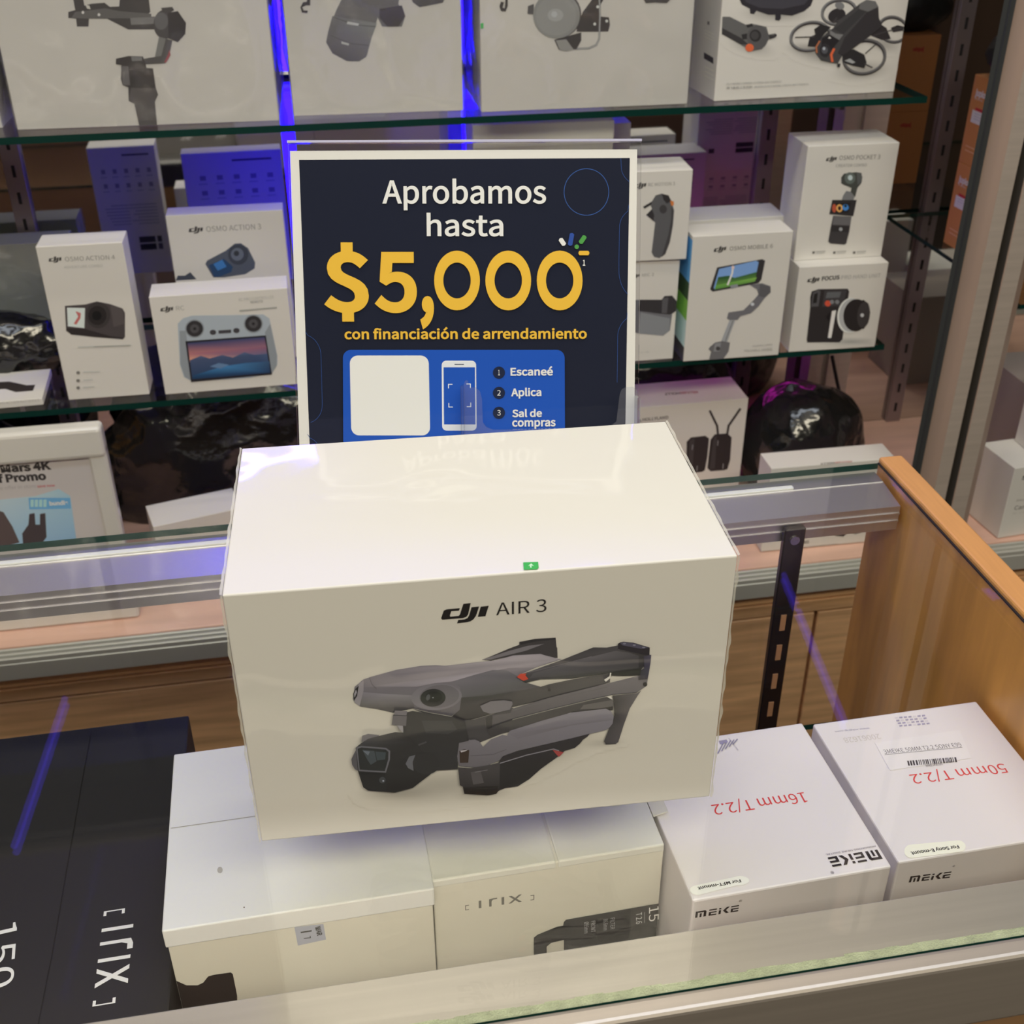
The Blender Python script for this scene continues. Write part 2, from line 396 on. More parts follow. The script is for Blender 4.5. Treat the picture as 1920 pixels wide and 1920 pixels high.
# ---------------------------------------------------------------- the room
ZF, ZC = -0.97, 1.75
WALLM = mat('brown_wall_paint', (0.10, 0.062, 0.042), 0.6, vary=0.05)
def slab(name, a, b, m): return tag(MB().box(a, b).build(name, m), kind='structure')
slab('floor', (-2.6, -1.7, ZF - .05), (2.8, 1.8, ZF), mat('dark_carpet', (0.035, 0.024, 0.02), 0.9, vary=0.3, vscale=60))
slab('ceiling', (-2.6, -1.7, ZC), (2.8, 1.8, ZC + .05), mat('ceiling_tile', (0.25, 0.23, 0.21), 0.8, vary=0.03))
slab('wall_back', (-2.6, 1.75, ZF), (2.8, 1.8, ZC), WALLM)
slab('wall_left', (-2.65, -1.7, ZF), (-2.6, 1.8, ZC), WALLM)
slab('wall_right', (2.8, -1.7, ZF), (2.85, 1.8, ZC), WALLM)
mb = MB().box((-2.6, -1.75, ZF), (2.8, -1.70, ZC))
for i in range(18): mb.box((-2.6, -1.70, ZF + .01 + i * .15), (2.8, -1.685, ZF + .145 + i * .15), 0.004)
tag(mb.build('wall_front', mat('slat_wall_board', (0.12, 0.07, 0.05), 0.5, vary=0.08)), kind='structure')

# ---------------------------------------------------------------- showcase counter
ctr = tag(empty('showcase_counter', (-0.5, 0.6, ZF)), 'glass-topped showcase counter with a beech end panel and aluminium rails', 'counter')
def part(mb, name, m, root, **k):
    o = mb.build(name, m, root, **k); o.matrix_parent_inverse = wmat(root).inverted(); return o
def glass_slab(a, b, name, root=None, edge_mi=1):
    mb = MB().box(a, b); mb.bm.normal_update()
    for f in mb.bm.faces: f.material_index = 0 if abs(f.normal.z) > .5 or (root and abs(f.normal.x) > .5) else edge_mi
    return part(mb, name, [GLASS, EDGE], root) if root else mb.build(name, [GLASS, EDGE])
XL, XP = -1.5, 0.4865
glass_slab((XL, .3602, -.006), (XP, .8546, 0), 'glass_top', ctr)
mb = MB().box((XP + .0008, .343, ZF), (.5095, .8575, .005), 0.002, seg=2); mb.bm.normal_update()
for f in mb.bm.faces: f.material_index = 1 if (abs(f.normal.z) > .5 or abs(f.normal.y) > .5) else 0
part(mb, 'end_panel', [PANELW, BEECH], ctr)
part(MB().box((XP - .0008, .3605, -.0008), (XP + .0007, .8546, .0006)), 'glass_gasket', mat('black_gasket', (0.015, 0.012, 0.012), .6), ctr)
RAIL = mat('front_rail_aluminium', (0.55, 0.50, 0.46), 0.36, metal=0.6, vary=0.05, stretch=(1, 60, 60), vscale=4)
part(MB().box((XL, .3665, -.05), (XP, .4005, -.0072), .001).box((XL, .3475, -.052), (XP, .3596, .0012), .003, seg=3).box((XL, .3596, -.05), (XP, .3665, -.012)), 'front_rail', RAIL, ctr)
FELT = mat('pale_green_felt', (0.55, 0.58, 0.40), 0.9, bump=0.5, bscale=900, vary=0.15, vscale=120)
mb = MB(); n = 260
for i in range(n):   # a frayed strip of weather felt
    x0, x1 = XL + (XP - XL) * i / n, XL + (XP - XL) * (i + 1) / n
    mb.box((x0, .3608, -.0118), (x1,   .3700 + random.uniform(-.0005, .0008), -.0067))
part(mb, 'felt_strip', FELT, ctr)
mb = MB().box((XL, .8345, -.034), (XP - .003, .853, -.0075), .0006).box((XL, .7988, -.0202), (XP - .003, .801, -.0188)).box((XL, .7988, -.0277), (XP - .003, .801, -.0263))
a = [mb.bm.verts.new((XL, y, z)) for y, z in ((.800, -.036), (.8345, -.036), (.8345, -.0085), (.800, -.0125))]; b = [mb.bm.verts.new((XP - .003, v.co.y, v.co.z)) for v in a]
for k in range(4): mb.bm.faces.new((a[k], b[k], b[(k + 1) % 4], a[(k + 1) % 4]))
mb.bm.faces.new(a); mb.bm.faces.new(b[::-1]); bmesh.ops.recalc_face_normals(mb.bm, faces=mb.bm.faces[:])
part(mb, 'rear_rail', ALUTOP, ctr)
part(MB().box((XL, .8357, -.0075), (.40, .8412, -.0062), .0012, seg=3), 'rail_highlight', mat('painted_highlight', (0.85, 0.85, 0.82), 0.25), ctr)  # white strip painted in for the bright highlight along the rail edge
STD_IN = MB().box((.3765, .792, -.35), (.3955, .7985, -.020), .001)
for i in range(6): STD_IN.box((.3835, .7912, -.127 - i * .0335), (.3885, .7925, -.110 - i * .0335), mi=1)
st = part(STD_IN, 'shelf_standard', [mat('dark_steel_standard', (0.10, 0.09, 0.10), 0.22, metal=0.9), mat('slot_light', (0.42, 0.22, 0.12), .6)], ctr)
sc = MB().cyl((.386, .7925, -.031), (.386, .7905, -.031), .0042, 20).box((.3832, .7903, -.0314), (.3888, .7906, -.0306)).build('screw', CHROME, st)
part(MB().box((XL + .02, .4012, -.058), (.190, .4042, -.049)), 'showcase_led', mat('warm_white_led', (1.0, 0.92, 0.80), emit=9), ctr)
part(MB().box((XL + .02, .4006, -.0425), (XP - .02, .4220, -.0405)), 'added_led_shield', RAIL, ctr)  # unseen strip added to keep LED light off the drone box
part(MB().box((XL, .351, ZF + .1), (XP, .362, -.0535), .001), 'front_panel', mat('apron_wood', (0.30, 0.175, 0.09), .5, vary=.08, stretch=(1, 8, 8), vscale=9), ctr)
part(MB().box((XL, .37, ZF), (XP, .85, -.60), .002), 'base_cabinet', WALLM, ctr)
part(MB().box((XL - .024, .343, ZF), (XL - .001, .8575, .006), .002), 'far_end_panel', PANELW, ctr)
sh = tag(glass_slab((XL + .01, .372, -.206), (XP - .002, .745, -.2), 'glass_shelf'), 'glass shelf inside the showcase counter carrying lens boxes', 'shelf')

# ---------------------------------------------------------------- wall display cabinet with a mirror back
cab = tag(empty('wall_display_cabinet', (0.2, 1.5, ZF)), 'mirror-backed wall display cabinet with wooden base and aluminium posts', 'cabinet')
ZD, YM = -0.42, 1.70
part(MB().box((-1.6, 1.30, ZD - .025), (2.2, YM, ZD), .001), 'deck', DECKW, cab)
mb = MB().box((-1.6, 1.27, ZD - .032), (2.2, 1.2995, ZD - .006), .001)
for y in (1.271, 1.281, 1.291): mb.box((-1.6, y, ZD - .007), (2.2, y + .004, ZD + .001), .0008)
part(mb, 'sliding_track', mat('track_aluminium', (0.66, 0.66, 0.62), 0.35, metal=0.35), cab)
part(MB().box((-1.6, 1.288, -.477), (2.2, 1.70, -.453), .001).box((-1.6, 1.288, -.500), (2.2, 1.70, -.480), .001), 'base_fascia', BASEW, cab)
for i in range(5): part(MB().box((-1.6 + i * .76 + .002, 1.290, -.93), (-1.6 + i * .76 + .757, 1.31, -.504), .0015), 'base_door', BASEW, cab)
part(MB().box((-1.6, 1.31, ZF), (2.2, 1.74, -.502)), 'base_body', WALLM, cab)
part(MB().box((-1.6, YM, ZD), (2.2, YM + .006, .95)), 'mirror_back', MIRROR, cab)
part(MB().box((-1.6, 1.33, .80), (2.2, 1.36, 1.22), .002), 'header_panel', WALLM, cab)
part(MB().box((-1.6, 1.36, .95), (2.2, 1.72, .98), .002), 'roof_panel', WALLM, cab)
def post(x, name, prof, m, y=0): part(MB().prism([(x + a, y + b) for a, b in prof], ZD if y else ZF, 1.2), name, m, cab)
PX = [.7756, .7828, .7902, .8121, .8309, .8446, .8663, .8854]
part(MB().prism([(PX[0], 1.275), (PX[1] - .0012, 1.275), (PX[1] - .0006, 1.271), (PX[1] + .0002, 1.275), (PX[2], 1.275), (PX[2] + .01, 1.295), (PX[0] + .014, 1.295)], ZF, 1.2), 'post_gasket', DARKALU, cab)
part(MB().prism([(PX[2], 1.288), (PX[3] - .001, 1.269), (PX[3], 1.268), (PX[4], 1.268), (PX[4] + .001, 1.269), (PX[4] + .001, 1.305), (PX[5] - .001, 1.305), (PX[5] - .001, 1.269), (PX[5], 1.268), (PX[6], 1.268), (PX[6] + .001, 1.269), (PX[7], 1.286), (PX[7], 1.33), (PX[2] + .030, 1.33)], ZF, 1.2), 'frame_post', [ALU, mat('slant_face_shading', (0.50, 0.37, 0.31), .5, metal=.2), mat('groove_shading', (0.13, 0.115, 0.10), .6)], cab)  # browner slants and darker groove put the aluminium's shading into its colour
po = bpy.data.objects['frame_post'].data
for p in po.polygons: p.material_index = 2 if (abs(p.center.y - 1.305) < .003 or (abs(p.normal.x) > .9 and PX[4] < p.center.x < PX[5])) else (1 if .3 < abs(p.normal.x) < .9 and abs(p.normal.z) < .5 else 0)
part(MB().prism([(.789, 1.655), (.809, 1.655), (.809, 1.665), (.821, 1.665), (.821, 1.655), (.859, 1.655), (.859, 1.689), (.789, 1.689)], ZD, .95), 'rear_post', ALU, cab)
SLOT = mat('slot_shadow', (0.01, 0.008, 0.01), 0.7)
STEEL = mat('standard_steel', (0.36, 0.31, 0.33), 0.35, metal=0.8)
for x in (-.381, .689, .975):
    mb = MB().box((x - .0125, 1.690, ZD), (x + .0125, 1.6995, .92), .0006)
    for i in range(37): mb.box((x - .0022, 1.6893, ZD + .02 + i * .0365), (x + .0022, 1.6905, ZD + .036 + i * .0365), mi=1)
    part(mb, 'shelf_standard', [STEEL, SLOT], cab)
for z in (.181, -.155):
    for x in (-.381, .689):
        mb = MB().prism([(1.455, -.012), (1.69, -.032), (1.69, -.001), (1.455, -.001)], -.003, .003)
        for v in mb.bm.verts: v.co = V((x + v.co.z, v.co.x, z + v.co.y))
        part(mb, 'shelf_bracket', CHROME, cab)
def led(a, b, m, name='led_strip'): part(MB().box(a, b), name, m, cab)
for x in (-.012, .243):
    for z0, z1 in ((-.40, -.165), (-.14, .172), (.20, .53)): led((x - .009, 1.680, z0), (x + .009, 1.688, z1), BLUE if z0 > .1 else BLUESOFT)
led((.03, 1.375, .785), (.40, 1.380, .795), BLUETUBE)
led((-.16, 1.384, .556), (.30, 1.389, .582), mat('added_blue_glow', (0.05, 0.04, 1.0), emit=80), 'added_glow_bar')  # bar added out of view for the violet glow on the rear rail
part(MB().box((-.17, 1.389, .550), (.31, 1.419, .5845)).box((-.17, 1.380, .550), (.31, 1.389, .554)), 'added_glow_shield', BLACKP, cab)  # unseen shield added to keep the blue light off the gimbal boxes
tag(glass_slab((-1.3, 1.419, .586), (.785, 1.686, .594), 'glass_shelf'), 'unseen glass shelf added above the gimbal boxes to carry the blue bar', 'shelf')  # shelf added out of view as support for the blue bar
part(MB().cyl((-.408, 1.412, .602), (-.430, 1.13, .602), .0045), 'violet_tube', BLUETUBE, cab); part(MB().cyl((.733, 1.5256, .602), (.682, 1.1626, .602), .0045), 'violet_tube', BLUETUBE, cab)
led((.815, 1.676, -.13), (.827, 1.684, .045), PINK); led((.50, 1.672, -.168), (.85, 1.680, -.162), PINKBAR)
tag(glass_slab((-1.3, 1.42, .181), (.785, 1.686, .189), 'glass_shelf'), 'upper green-edged glass shelf holding large wrapped gimbal boxes', 'shelf')
tag(glass_slab((-1.3, 1.42, -.155), (.785, 1.686, -.147), 'glass_shelf'), 'lower green-edged glass shelf holding small white camera boxes', 'shelf')
tag(glass_slab((.899, 1.30, -.056), (1.6, 1.689, -.05), 'glass_shelf'), 'glass side shelf under the orange battery boxes behind the aluminium post', 'shelf')
cb = bpy.data.curves.new('power_cable', 'CURVE'); cb.dimensions = '3D'; cb.bevel_depth = .0028; cb.bevel_resolution = 3
sp = cb.splines.new('BEZIER'); pts = [on_plane(x, y, V((0, 1.58, 0)), V((0, 1, 0))) for x, y in ((1560, 668), (1575, 740), (1592, 800), (1606, 880))]
sp.bezier_points.add(len(pts) - 1)
for b, p in zip(sp.bezier_points, pts): b.co = p; b.handle_left_type = b.handle_right_type = 'AUTO'
o = bpy.data.objects.new('power_cable', cb); COL.objects.link(o); cb.materials.append(BLACKP)
me = o.to_mesh().copy(); bpy.data.objects.remove(o); tag(link('power_cable', me, BLACKP, None, True), 'thin black cable hanging behind the lower glass shelf by the rear post', 'cable')

# ---------------------------------------------------------------- the drone box on the counter
air = Carton('drone_box', -.0585, .4979, .0003, -2.63, .265, .1566, .173, 'large white shrink-wrapped carton with a folded grey drone, standing on the counter', m=WRAPPED, base='#bbb296')
f = air.face('front', '#bbb296')
lg = Q(810, 1110, 8.348)
f.shape(LOGO, lg((145, 430))[0], lg((890, 372))[0], '#191613')
f.text('AIR 3', lg((1003, 362))[0], lg((1790, 300))[0], '#1d1915', .0, lg((1015, 168))[0])
f.build('printed_logo', WRAPPED)
f = air.face('front', '#bbb296'); f.z += .0001
L = Q(640, 1180, 6); RR = Q(920, 1180, 6)
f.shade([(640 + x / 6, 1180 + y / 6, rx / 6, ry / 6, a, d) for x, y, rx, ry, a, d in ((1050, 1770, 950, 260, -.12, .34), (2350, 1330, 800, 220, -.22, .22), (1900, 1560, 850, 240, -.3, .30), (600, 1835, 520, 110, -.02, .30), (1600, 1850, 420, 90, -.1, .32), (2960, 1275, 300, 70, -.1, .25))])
f.poly(RR((-100, 340), (0, 300), (200, 215), (320, 170), (320, 138), (500, 103), (730, 90), (740, 195), (748, 205), (752, 318), (640, 318), (560, 275), (250, 295), (0, 350)), '#3b3732')
f.poly(RR((-100, 338), (200, 240), (420, 180), (600, 160), (400, 235), (0, 335)), '#6b655e')
f.poly(RR((320, 140), (500, 105), (720, 92), (735, 110), (520, 130), (340, 168)), '#2d2a27')
shell = L((130, 780), (150, 640), (200, 600), (245, 560), (330, 530), (620, 450), (900, 405), (1060, 398), (1170, 405), (1470, 370), (1760, 340)) + RR((250, 288), (560, 270), (690, 320), (800, 330), (520, 420), (300, 515), (385, 590), (560, 640), (200, 700), (0, 745)) + L((1400, 800), (1340, 900), (1240, 970), (1000, 930), (800, 882), (580, 930), (400, 890), (210, 862), (150, 820))
f.grad(shell, '#7c746e', '#58534e')
f.poly(L((245, 640), (330, 535), (620, 455), (900, 410), (1170, 410), (1700, 350)) + RR((250, 292), (560, 275), (780, 330), (500, 425), (200, 430), (0, 468)) + L((1450, 520), (1250, 580), (1050, 600), (850, 640), (500, 640)), ['#6e6761', '#6e6762', '#79716b', '#7b736c', '#857c75', '#958b83', '#958b83', '#8d847d', '#857d76', '#7e766f', '#8d837b', '#948a82', '#9a9088', '#998f87', '#8f867e', '#877e77', '#7a736d'])
f.poly(L((1230, 590), (1500, 505), (1700, 452)) + RR((180, 455), (300, 520), (385, 590), (560, 640), (0, 742)) + L((1400, 790), (1350, 740), (1330, 640)), ['#6e6862', '#66615c', '#605c57', '#6a655f', '#5c5853', '#55514c', '#4e4a45', '#47443f', '#4c4944', '#5a5650', '#645f59'])
f.grad(L((1350, 760), (1700, 735)) + RR((0, 738), (560, 640), (660, 610), (900, 560), (1345, 480), (1340, 590), (850, 730), (240, 870), (200, 900), (0, 950)) + L((1640, 960), (1500, 1000), (1400, 1020), (1240, 975), (1330, 900)), '#4a463f', '#33302b')
f.poly(L((210, 862), (240, 700), (500, 720), (800, 735), (820, 880), (580, 930), (400, 890)), ['#585349', '#76706a', '#7c756f', '#766f69', '#4a463f', '#3e3b36', '#4a463f'])
f.poly(L((200, 600), (250, 565), (250, 680), (205, 855), (150, 815), (138, 760)), '#837b73')
f.poly(L((132, 720), (160, 660), (195, 628), (178, 740), (145, 795)), '#25231f'); f.poly(L((142, 720), (165, 670), (175, 700), (150, 760)), '#8d877f')
f.line(L((315, 535), (345, 610), (395, 660)), .8, '#5e5852')
f.ell(*L((1070, 750))[0], 285 / 6, 150 / 6, '#6f6963', -.08); f.ell(*L((1100, 745))[0], 225 / 6, 128 / 6, '#645e58', -.1)
f.ell(*L((1030, 760))[0], 142 / 6, 100 / 6, '#2c2b26', -.05); f.ell(*L((1040, 750))[0], 95 / 6, 62 / 6, '#23221e'); f.ell(*L((975, 755))[0], 22 / 6, 36 / 6, '#4b4a45', .3); f.ell(*L((1030, 758))[0], 1.5, 1.2, '#7d7b73')
# fuselage belly and camera recess
f.poly(L((800, 882), (1000, 930), (1240, 972), (1380, 1010), (1500, 1000), (1640, 960)) + RR((0, 950), (240, 870), (320, 900), (200, 1060), (0, 1110)) + L((1880, 1130), (1560, 1260), (1430, 1230), (1380, 1100)), '#3f3c37')
f.grad(L((1620, 985), (1640, 965), (1900, 930)) + RR((240, 880), (650, 760), (1300, 600), (1660, 510), (1765, 540), (1750, 625), (1640, 700), (1380, 722), (1100, 782), (700, 880), (200, 1010), (0, 1060)) + L((1640, 1105), (1620, 1080)), '#655f58', '#48443f')
f.line(RR((250, 900), (700, 775), (1300, 640)), 1.6, '#5a554e')
f.poly(RR((0, 795), (150, 785), (240, 800), (245, 830), (215, 890), (0, 940)) + L((1590, 910), (1560, 850)), '#6b655e')
f.poly(L((1620, 985), (1640, 965), (1700, 955), (1690, 1105), (1630, 1105)), '#2f2d29')
# rear near propeller, motor and leg
f.poly(RR((295, 515), (330, 495), (430, 462), (800, 330), (1150, 190), (1300, 192), (1430, 168), (1430, 215), (1780, 262), (1795, 300), (1690, 440), (1350, 470), (900, 540), (560, 548), (390, 588)), ['#46423d', '#4a4641', '#4f4b46', '#45413c', '#3b3833', '#423e39', '#45413c', '#45413c', '#38352f', '#35322e', '#2f2c29', '#3a3732', '#3c3934', '#3f3c37', '#35332e'])
f.poly(RR((480, 480), (1130, 295), (1400, 228), (1560, 250), (1660, 285), (1660, 420), (900, 500), (430, 540)), ['#54504a', '#5d5852', '#57524c', '#4d4943', '#47433e', '#423e39', '#4a4640', '#4b4741'])
f.line(RR((420, 470), (800, 380), (1130, 292)), .9, '#6a645d')
f.poly(RR((1350, 470), (1690, 425), (1690, 500), (1480, 510), (1350, 505)), '#25221f')
f.poly(RR((1425, 150), (1450, 132), (1490, 125), (1600, 135), (1785, 190), (1780, 275), (1720, 272), (1430, 205)), '#2b2726'); f.poly(RR((1450, 140), (1490, 130), (1600, 142), (1770, 192), (1690, 205), (1480, 165)), '#48444a')
for x, y in ((1500, 145), (1610, 162), (1715, 188)): f.ell(*RR((x, y))[0], 3, 1.6, '#6e6a6a')
f.poly(RR((1715, 285), (1800, 270), (1795, 340), (1775, 470), (1760, 545), (1655, 550), (1690, 440), (1720, 420)), ['#403c3e', '#49444a', '#454046', '#34303a', '#302c30', '#2c292a', '#2f2b30', '#38343a'])
f.ell(*RR((1732, 602))[0], 4, 4, '#211e1a'); f.ell(*RR((655, 665))[0], 3, 2.4, '#2b2824')
f.poly(RR((1270, 550), (1330, 510), (1338, 470), (1352, 472), (1348, 500), (1335, 535), (1290, 572)), '#d3cbb4')
f.poly(RR((1365, 725), (1640, 700), (1690, 665), (1640, 740), (1560, 870), (1490, 1060), (1430, 1250), (1400, 1270), (1290, 1275), (1270, 1240), (1340, 1060), (1385, 950), (1380, 800)), ['#38352f', '#544f48', '#5a554e', '#55504a', '#4f4a44', '#4c4741', '#4b4640', '#3f3b36', '#37342f', '#403c37', '#3d3a34', '#2f2c28', '#2e2b27'])
f.poly(RR((1305, 738), (1345, 735), (1368, 770), (1330, 755)), '#cfc8b4')
f.poly(RR((290, 517), (330, 480), (400, 478), (385, 495), (420, 540), (365, 560)), '#b5452f')
# folded front arm, motor and propeller
f.poly(RR((200, 1010), (700, 880), (1100, 782), (1300, 740), (1375, 785), (1370, 880), (1200, 880), (900, 915), (180, 1135), (0, 1190)) + L((1640, 1105)), '#3a3732')
f.poly(RR((1040, 830), (1360, 775), (1378, 810), (1370, 845), (1200, 872), (1000, 880)), '#575249')
f.poly(RR((900, 905), (1200, 872), (1370, 845), (1365, 890), (1280, 880), (900, 920)), '#25231f')
armp = RR((0, 1215), (130, 1165), (180, 1175), (210, 1120), (560, 1010), (900, 915), (1290, 872), (1350, 900), (1378, 960), (1365, 1040), (1325, 1090), (1290, 1112), (900, 1205), (300, 1345), (130, 1405), (95, 1455), (0, 1492)) + L((1640, 1530), (1500, 1532), (1325, 1515), (1300, 1440), (1310, 1260), (1345, 1228), (1500, 1218), (1550, 1240), (1590, 1300))
f.grad(armp, '#77716d', '#5c5752')
f.poly(RR((210, 1160), (900, 960), (1300, 900), (1365, 960), (1360, 1000), (900, 1060), (300, 1210)), ['#6a6460', '#716b67', '#77716d', '#726c67', '#6a645f', '#67615c', '#67615d'])
f.line(L((1450, 1400), (1700, 1385), (1850, 1330)), .8, '#504b46')
f.poly(L((1325, 1345), (1380, 1325), (1435, 1335), (1425, 1475), (1330, 1478)), '#35291f'); f.poly(L((1335, 1342), (1420, 1330), (1400, 1345), (1345, 1362)), '#a59c90')
f.poly(RR((95, 1455), (130, 1405), (300, 1345), (900, 1205), (1110, 1150), (1080, 1185), (1030, 1220), (1000, 1260), (940, 1310), (830, 1342), (560, 1545), (430, 1660), (300, 1742), (160, 1760), (80, 1795), (70, 1500)), '#2c2926')
f.poly(RR((95, 1480), (680, 1330), (815, 1360), (560, 1545), (430, 1660), (300, 1742), (85, 1770)), ['#272522', '#2a2825', '#2b2825', '#24221e', '#262420', '#2a2724', '#201e1b'])
f.line(RR((90, 1485), (400, 1390), (700, 1322), (760, 1340)), 1.8, '#77726c')
f.poly(RR((690, 1330), (740, 1340), (815, 1358), (762, 1410), (735, 1385)), '#8e3b33')
f.grad(L((1310, 1525), (1450, 1535), (1640, 1505), (1780, 1470), (1775, 1780), (1740, 1820), (1650, 1838), (1380, 1822), (1365, 1745), (1330, 1725)), '#403c37', '#211e1a')
f.poly(L((1450, 1580), (1560, 1560), (1600, 1700), (1480, 1720)), '#4a453f'); f.line(L((1500, 1580), (1640, 1555)), .9, '#6d6861'); f.poly(L((1365, 1750), (1760, 1735), (1740, 1822), (1650, 1838), (1380, 1822)), '#1b1815')
# gimbal and camera head
f.poly(L((580, 935), (800, 890), (1240, 962), (1390, 1020), (1430, 1225), (1320, 1250), (1300, 1400), (1310, 1545), (1050, 1560), (900, 1660), (850, 1420), (700, 1130), (690, 1060), (565, 1040)), '#2d2c28')
f.poly(L((900, 1000), (1240, 1000), (1300, 1100), (1200, 1150), (950, 1140)), '#373631'); f.line(L((720, 1330), (950, 1240)), 3, '#41403b')
f.poly(L((600, 885), (740, 890), (730, 940), (590, 932)), '#67615b'); f.poly(L((580, 940), (735, 945), (725, 1058), (565, 1042)), '#5b5650'); f.poly(L((625, 1050), (690, 1055), (695, 1130), (660, 1105)), '#8b857a')
f.poly(L((225, 1230), (235, 1165), (300, 1145), (430, 1158), (380, 1200), (280, 1240)), '#625d57'); f.poly(L((112, 1430), (160, 1330), (195, 1565), (150, 1540), (120, 1490)), '#4d4a46')
f.poly(L((160, 1300), (220, 1250), (300, 1200), (430, 1165), (600, 1125), (700, 1130), (850, 1250), (900, 1330), (1000, 1400), (1000, 1600), (880, 1690), (800, 1752), (600, 1805), (300, 1782), (245, 1745), (185, 1560)), ['#34332f', '#3a3935', '#383733', '#33322e', '#302f2b', '#2c2b27', '#2a2925', '#2b2a26', '#282723', '#23221e', '#1e1d1a', '#1d1c19', '#1f1e1b', '#1b1a18', '#1f1e1b', '#282723'])
f.poly(L((720, 1480), (760, 1400), (830, 1380), (800, 1460), (810, 1560), (750, 1530)), '#5a5954'); f.ell(*L((950, 1480))[0], 150 / 6, 120 / 6, '#2b2a26')
f.poly(L((165, 1295), (220, 1278), (500, 1300), (548, 1335), (545, 1430), (500, 1580), (195, 1562)), '#5c5a56'); f.poly(L((182, 1310), (225, 1295), (495, 1318), (528, 1345), (525, 1430), (487, 1562), (205, 1545)), '#262824')
f.poly(L((235, 1322), (370, 1335), (395, 1450), (330, 1490), (290, 1430)), '#3d423f'); f.poly(L((380, 1340), (500, 1350), (490, 1430), (400, 1440)), '#3a403d'); f.poly(L((240, 1330), (320, 1340), (300, 1385)), '#5d6260')
f.poly(L((208, 1580), (490, 1592), (510, 1690), (500, 1780), (300, 1770), (250, 1735)), '#20201d'); f.ell(*L((460, 1660))[0], 6, 6, '#3a3b37'); f.ell(*L((470, 1668))[0], 1.8, 1.6, '#8a8c88')
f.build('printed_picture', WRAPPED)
f = air.face('top', '#e8e5dc', ); f.z += .0004
f.poly([(981, 1056), (1009, 1055), (1010, 1066), (1007, 1069), (982, 1070)], '#3fae4c'); f.poly([(990, 1063), (996, 1058), (1001, 1063), (996, 1062), (997, 1066), (994, 1066), (994, 1062)], '#c9ecc6')
f.build('seal_tab', CARD)
# seams of the film: thin welded fins along the side edges and folded end flaps
rt_ = MB(); W, D, H = .265, .1566, .173
rnd = random.Random(3)
for sx in (-1, 1):
    prev = None; x = sx * W / 2
    for i in range(60):
        t = i / 59; y = -D / 2 + D * t; e = .0009 + .0012 * max(0, noise.noise(V((t * 14, sx * 3, 0))) + .25)
        q = (rt_.bm.verts.new((x, y, H + .0001)), rt_.bm.verts.new((x + sx * e, y, H + .0006)))
        if prev: rt_.bm.faces.new((prev[0], q[0], q[1], prev[1]))
        prev = q
    prev = None
    for i in range(70):
        t = i / 69; z = H * t; e = .0007 + .0016 * max(0, noise.noise(V((t * 17, sx * 5, 4))) + .2)
        q = (rt_.bm.verts.new((x, -D / 2, z)), rt_.bm.verts.new((x + sx * e, -D / 2 - .0004, z)))
        if prev: rt_.bm.faces.new((prev[0], q[0], q[1], prev[1]))
        prev = q
rt_.build('film_fin', clear('film_edge', (.9, .9, .88), .15, 1.5, haze=.55, hazecol=(.85, .84, .78)), air.root)

# ---------------------------------------------------------------- the sign in its acrylic stand
SYAW, TH, SW, SL = -.17138, .39564, .23915, .33066
so = V((-.02768, .71, .0)); sx_ = V((math.cos(SYAW), math.sin(SYAW), 0)); snb = V((-math.sin(SYAW), math.cos(SYAW), 0))
sv = snb * math.sin(TH) + V((0, 0, 1)) * math.cos(TH); sn = sx_.cross(sv)
sg = tag(empty('sign_stand', so + sx_ * SW / 2 + snb * .03, SYAW), 'leaning clear acrylic stand with a navy financing poster, behind the drone box', 'sign')
def oslab(u0, u1, v0, v1, n0, n1, name, m, ink=None, bev=0.0):
    mb = MB().box((u0, v0, n0), (u1, v1, n1), bev); M = wmat(sg).inverted() @ Matrix(((sx_.x, sv.x, sn.x, so.x), (sx_.y, sv.y, sn.y, so.y), (sx_.z, sv.z, sn.z, so.z), (0, 0, 0, 1)))
    bmesh.ops.transform(mb.bm, matrix=M, verts=mb.bm.verts[:]); return mb.build(name, m, sg, ink=ink)
ACRE = mat('acrylic_edge', (0.55, 0.55, 0.75), 0.1, coat=0.5)
oslab(-.0015, SW + .003, .006, SL + .005, -.0045, -.0012, 'acrylic_back', ACRYL)
oslab(-.0015, SW + .003, SL + .0052, SL + .0068, -.0045, .0012, 'acrylic_top_edge', ACRE)
mb = MB().box((0, .0, .0002), (SW, .075, .0034), .001); bmesh.ops.transform(mb.bm, matrix=wmat(sg).inverted() @ Matrix.Translation(so) @ Matrix.Rotation(SYAW, 4, 'Z'), verts=mb.bm.verts[:]); mb.build('acrylic_foot', ACRYL, sg)
PAPER = (0.78, 0.78, 0.76)
oslab(0, SW, .028, SL, -.001, -.0004, 'poster', POSTER, ink=PAPER)
f = Face(sg, so, sx_, sv, '#e0dcd4', PAPER, lift=-.0003)
s = Q(540, 260, 2.8235)
NAVY = '#0f162b'
f.poly(s((58, 112), (1810, 102), (1790, 1300), (1783, 1720), (118, 1720)), NAVY)
def arc(pts, wd=.9, c='#2c4a86'): f.line(s(*pts), wd, c)
def circ(cx, cy, rx, ry, a0, a1, n=26): return [(cx + rx * math.cos(R(a0 + (a1 - a0) * i / n)), cy + ry * math.sin(R(a0 + (a1 - a0) * i / n))) for i in range(n + 1)]
f.ell(*s((1580, 282))[0], 120 / 2.8235, 125 / 2.8235, '#35589a', n=60, inner=.972)
arc([(1762, 105), (1765, 150)] + circ(1880, 150, 115, 100, 180, 130, 8)); arc([(1803, 352)] + circ(1860, 470, 105, 105, 235, 180, 10) + [(1752, 640)] + circ(1860, 700, 108, 150, 180, 125, 10))
arc([(1796, 922)] + circ(1860, 1050, 115, 120, 235, 180, 10) + [(1742, 1290)])
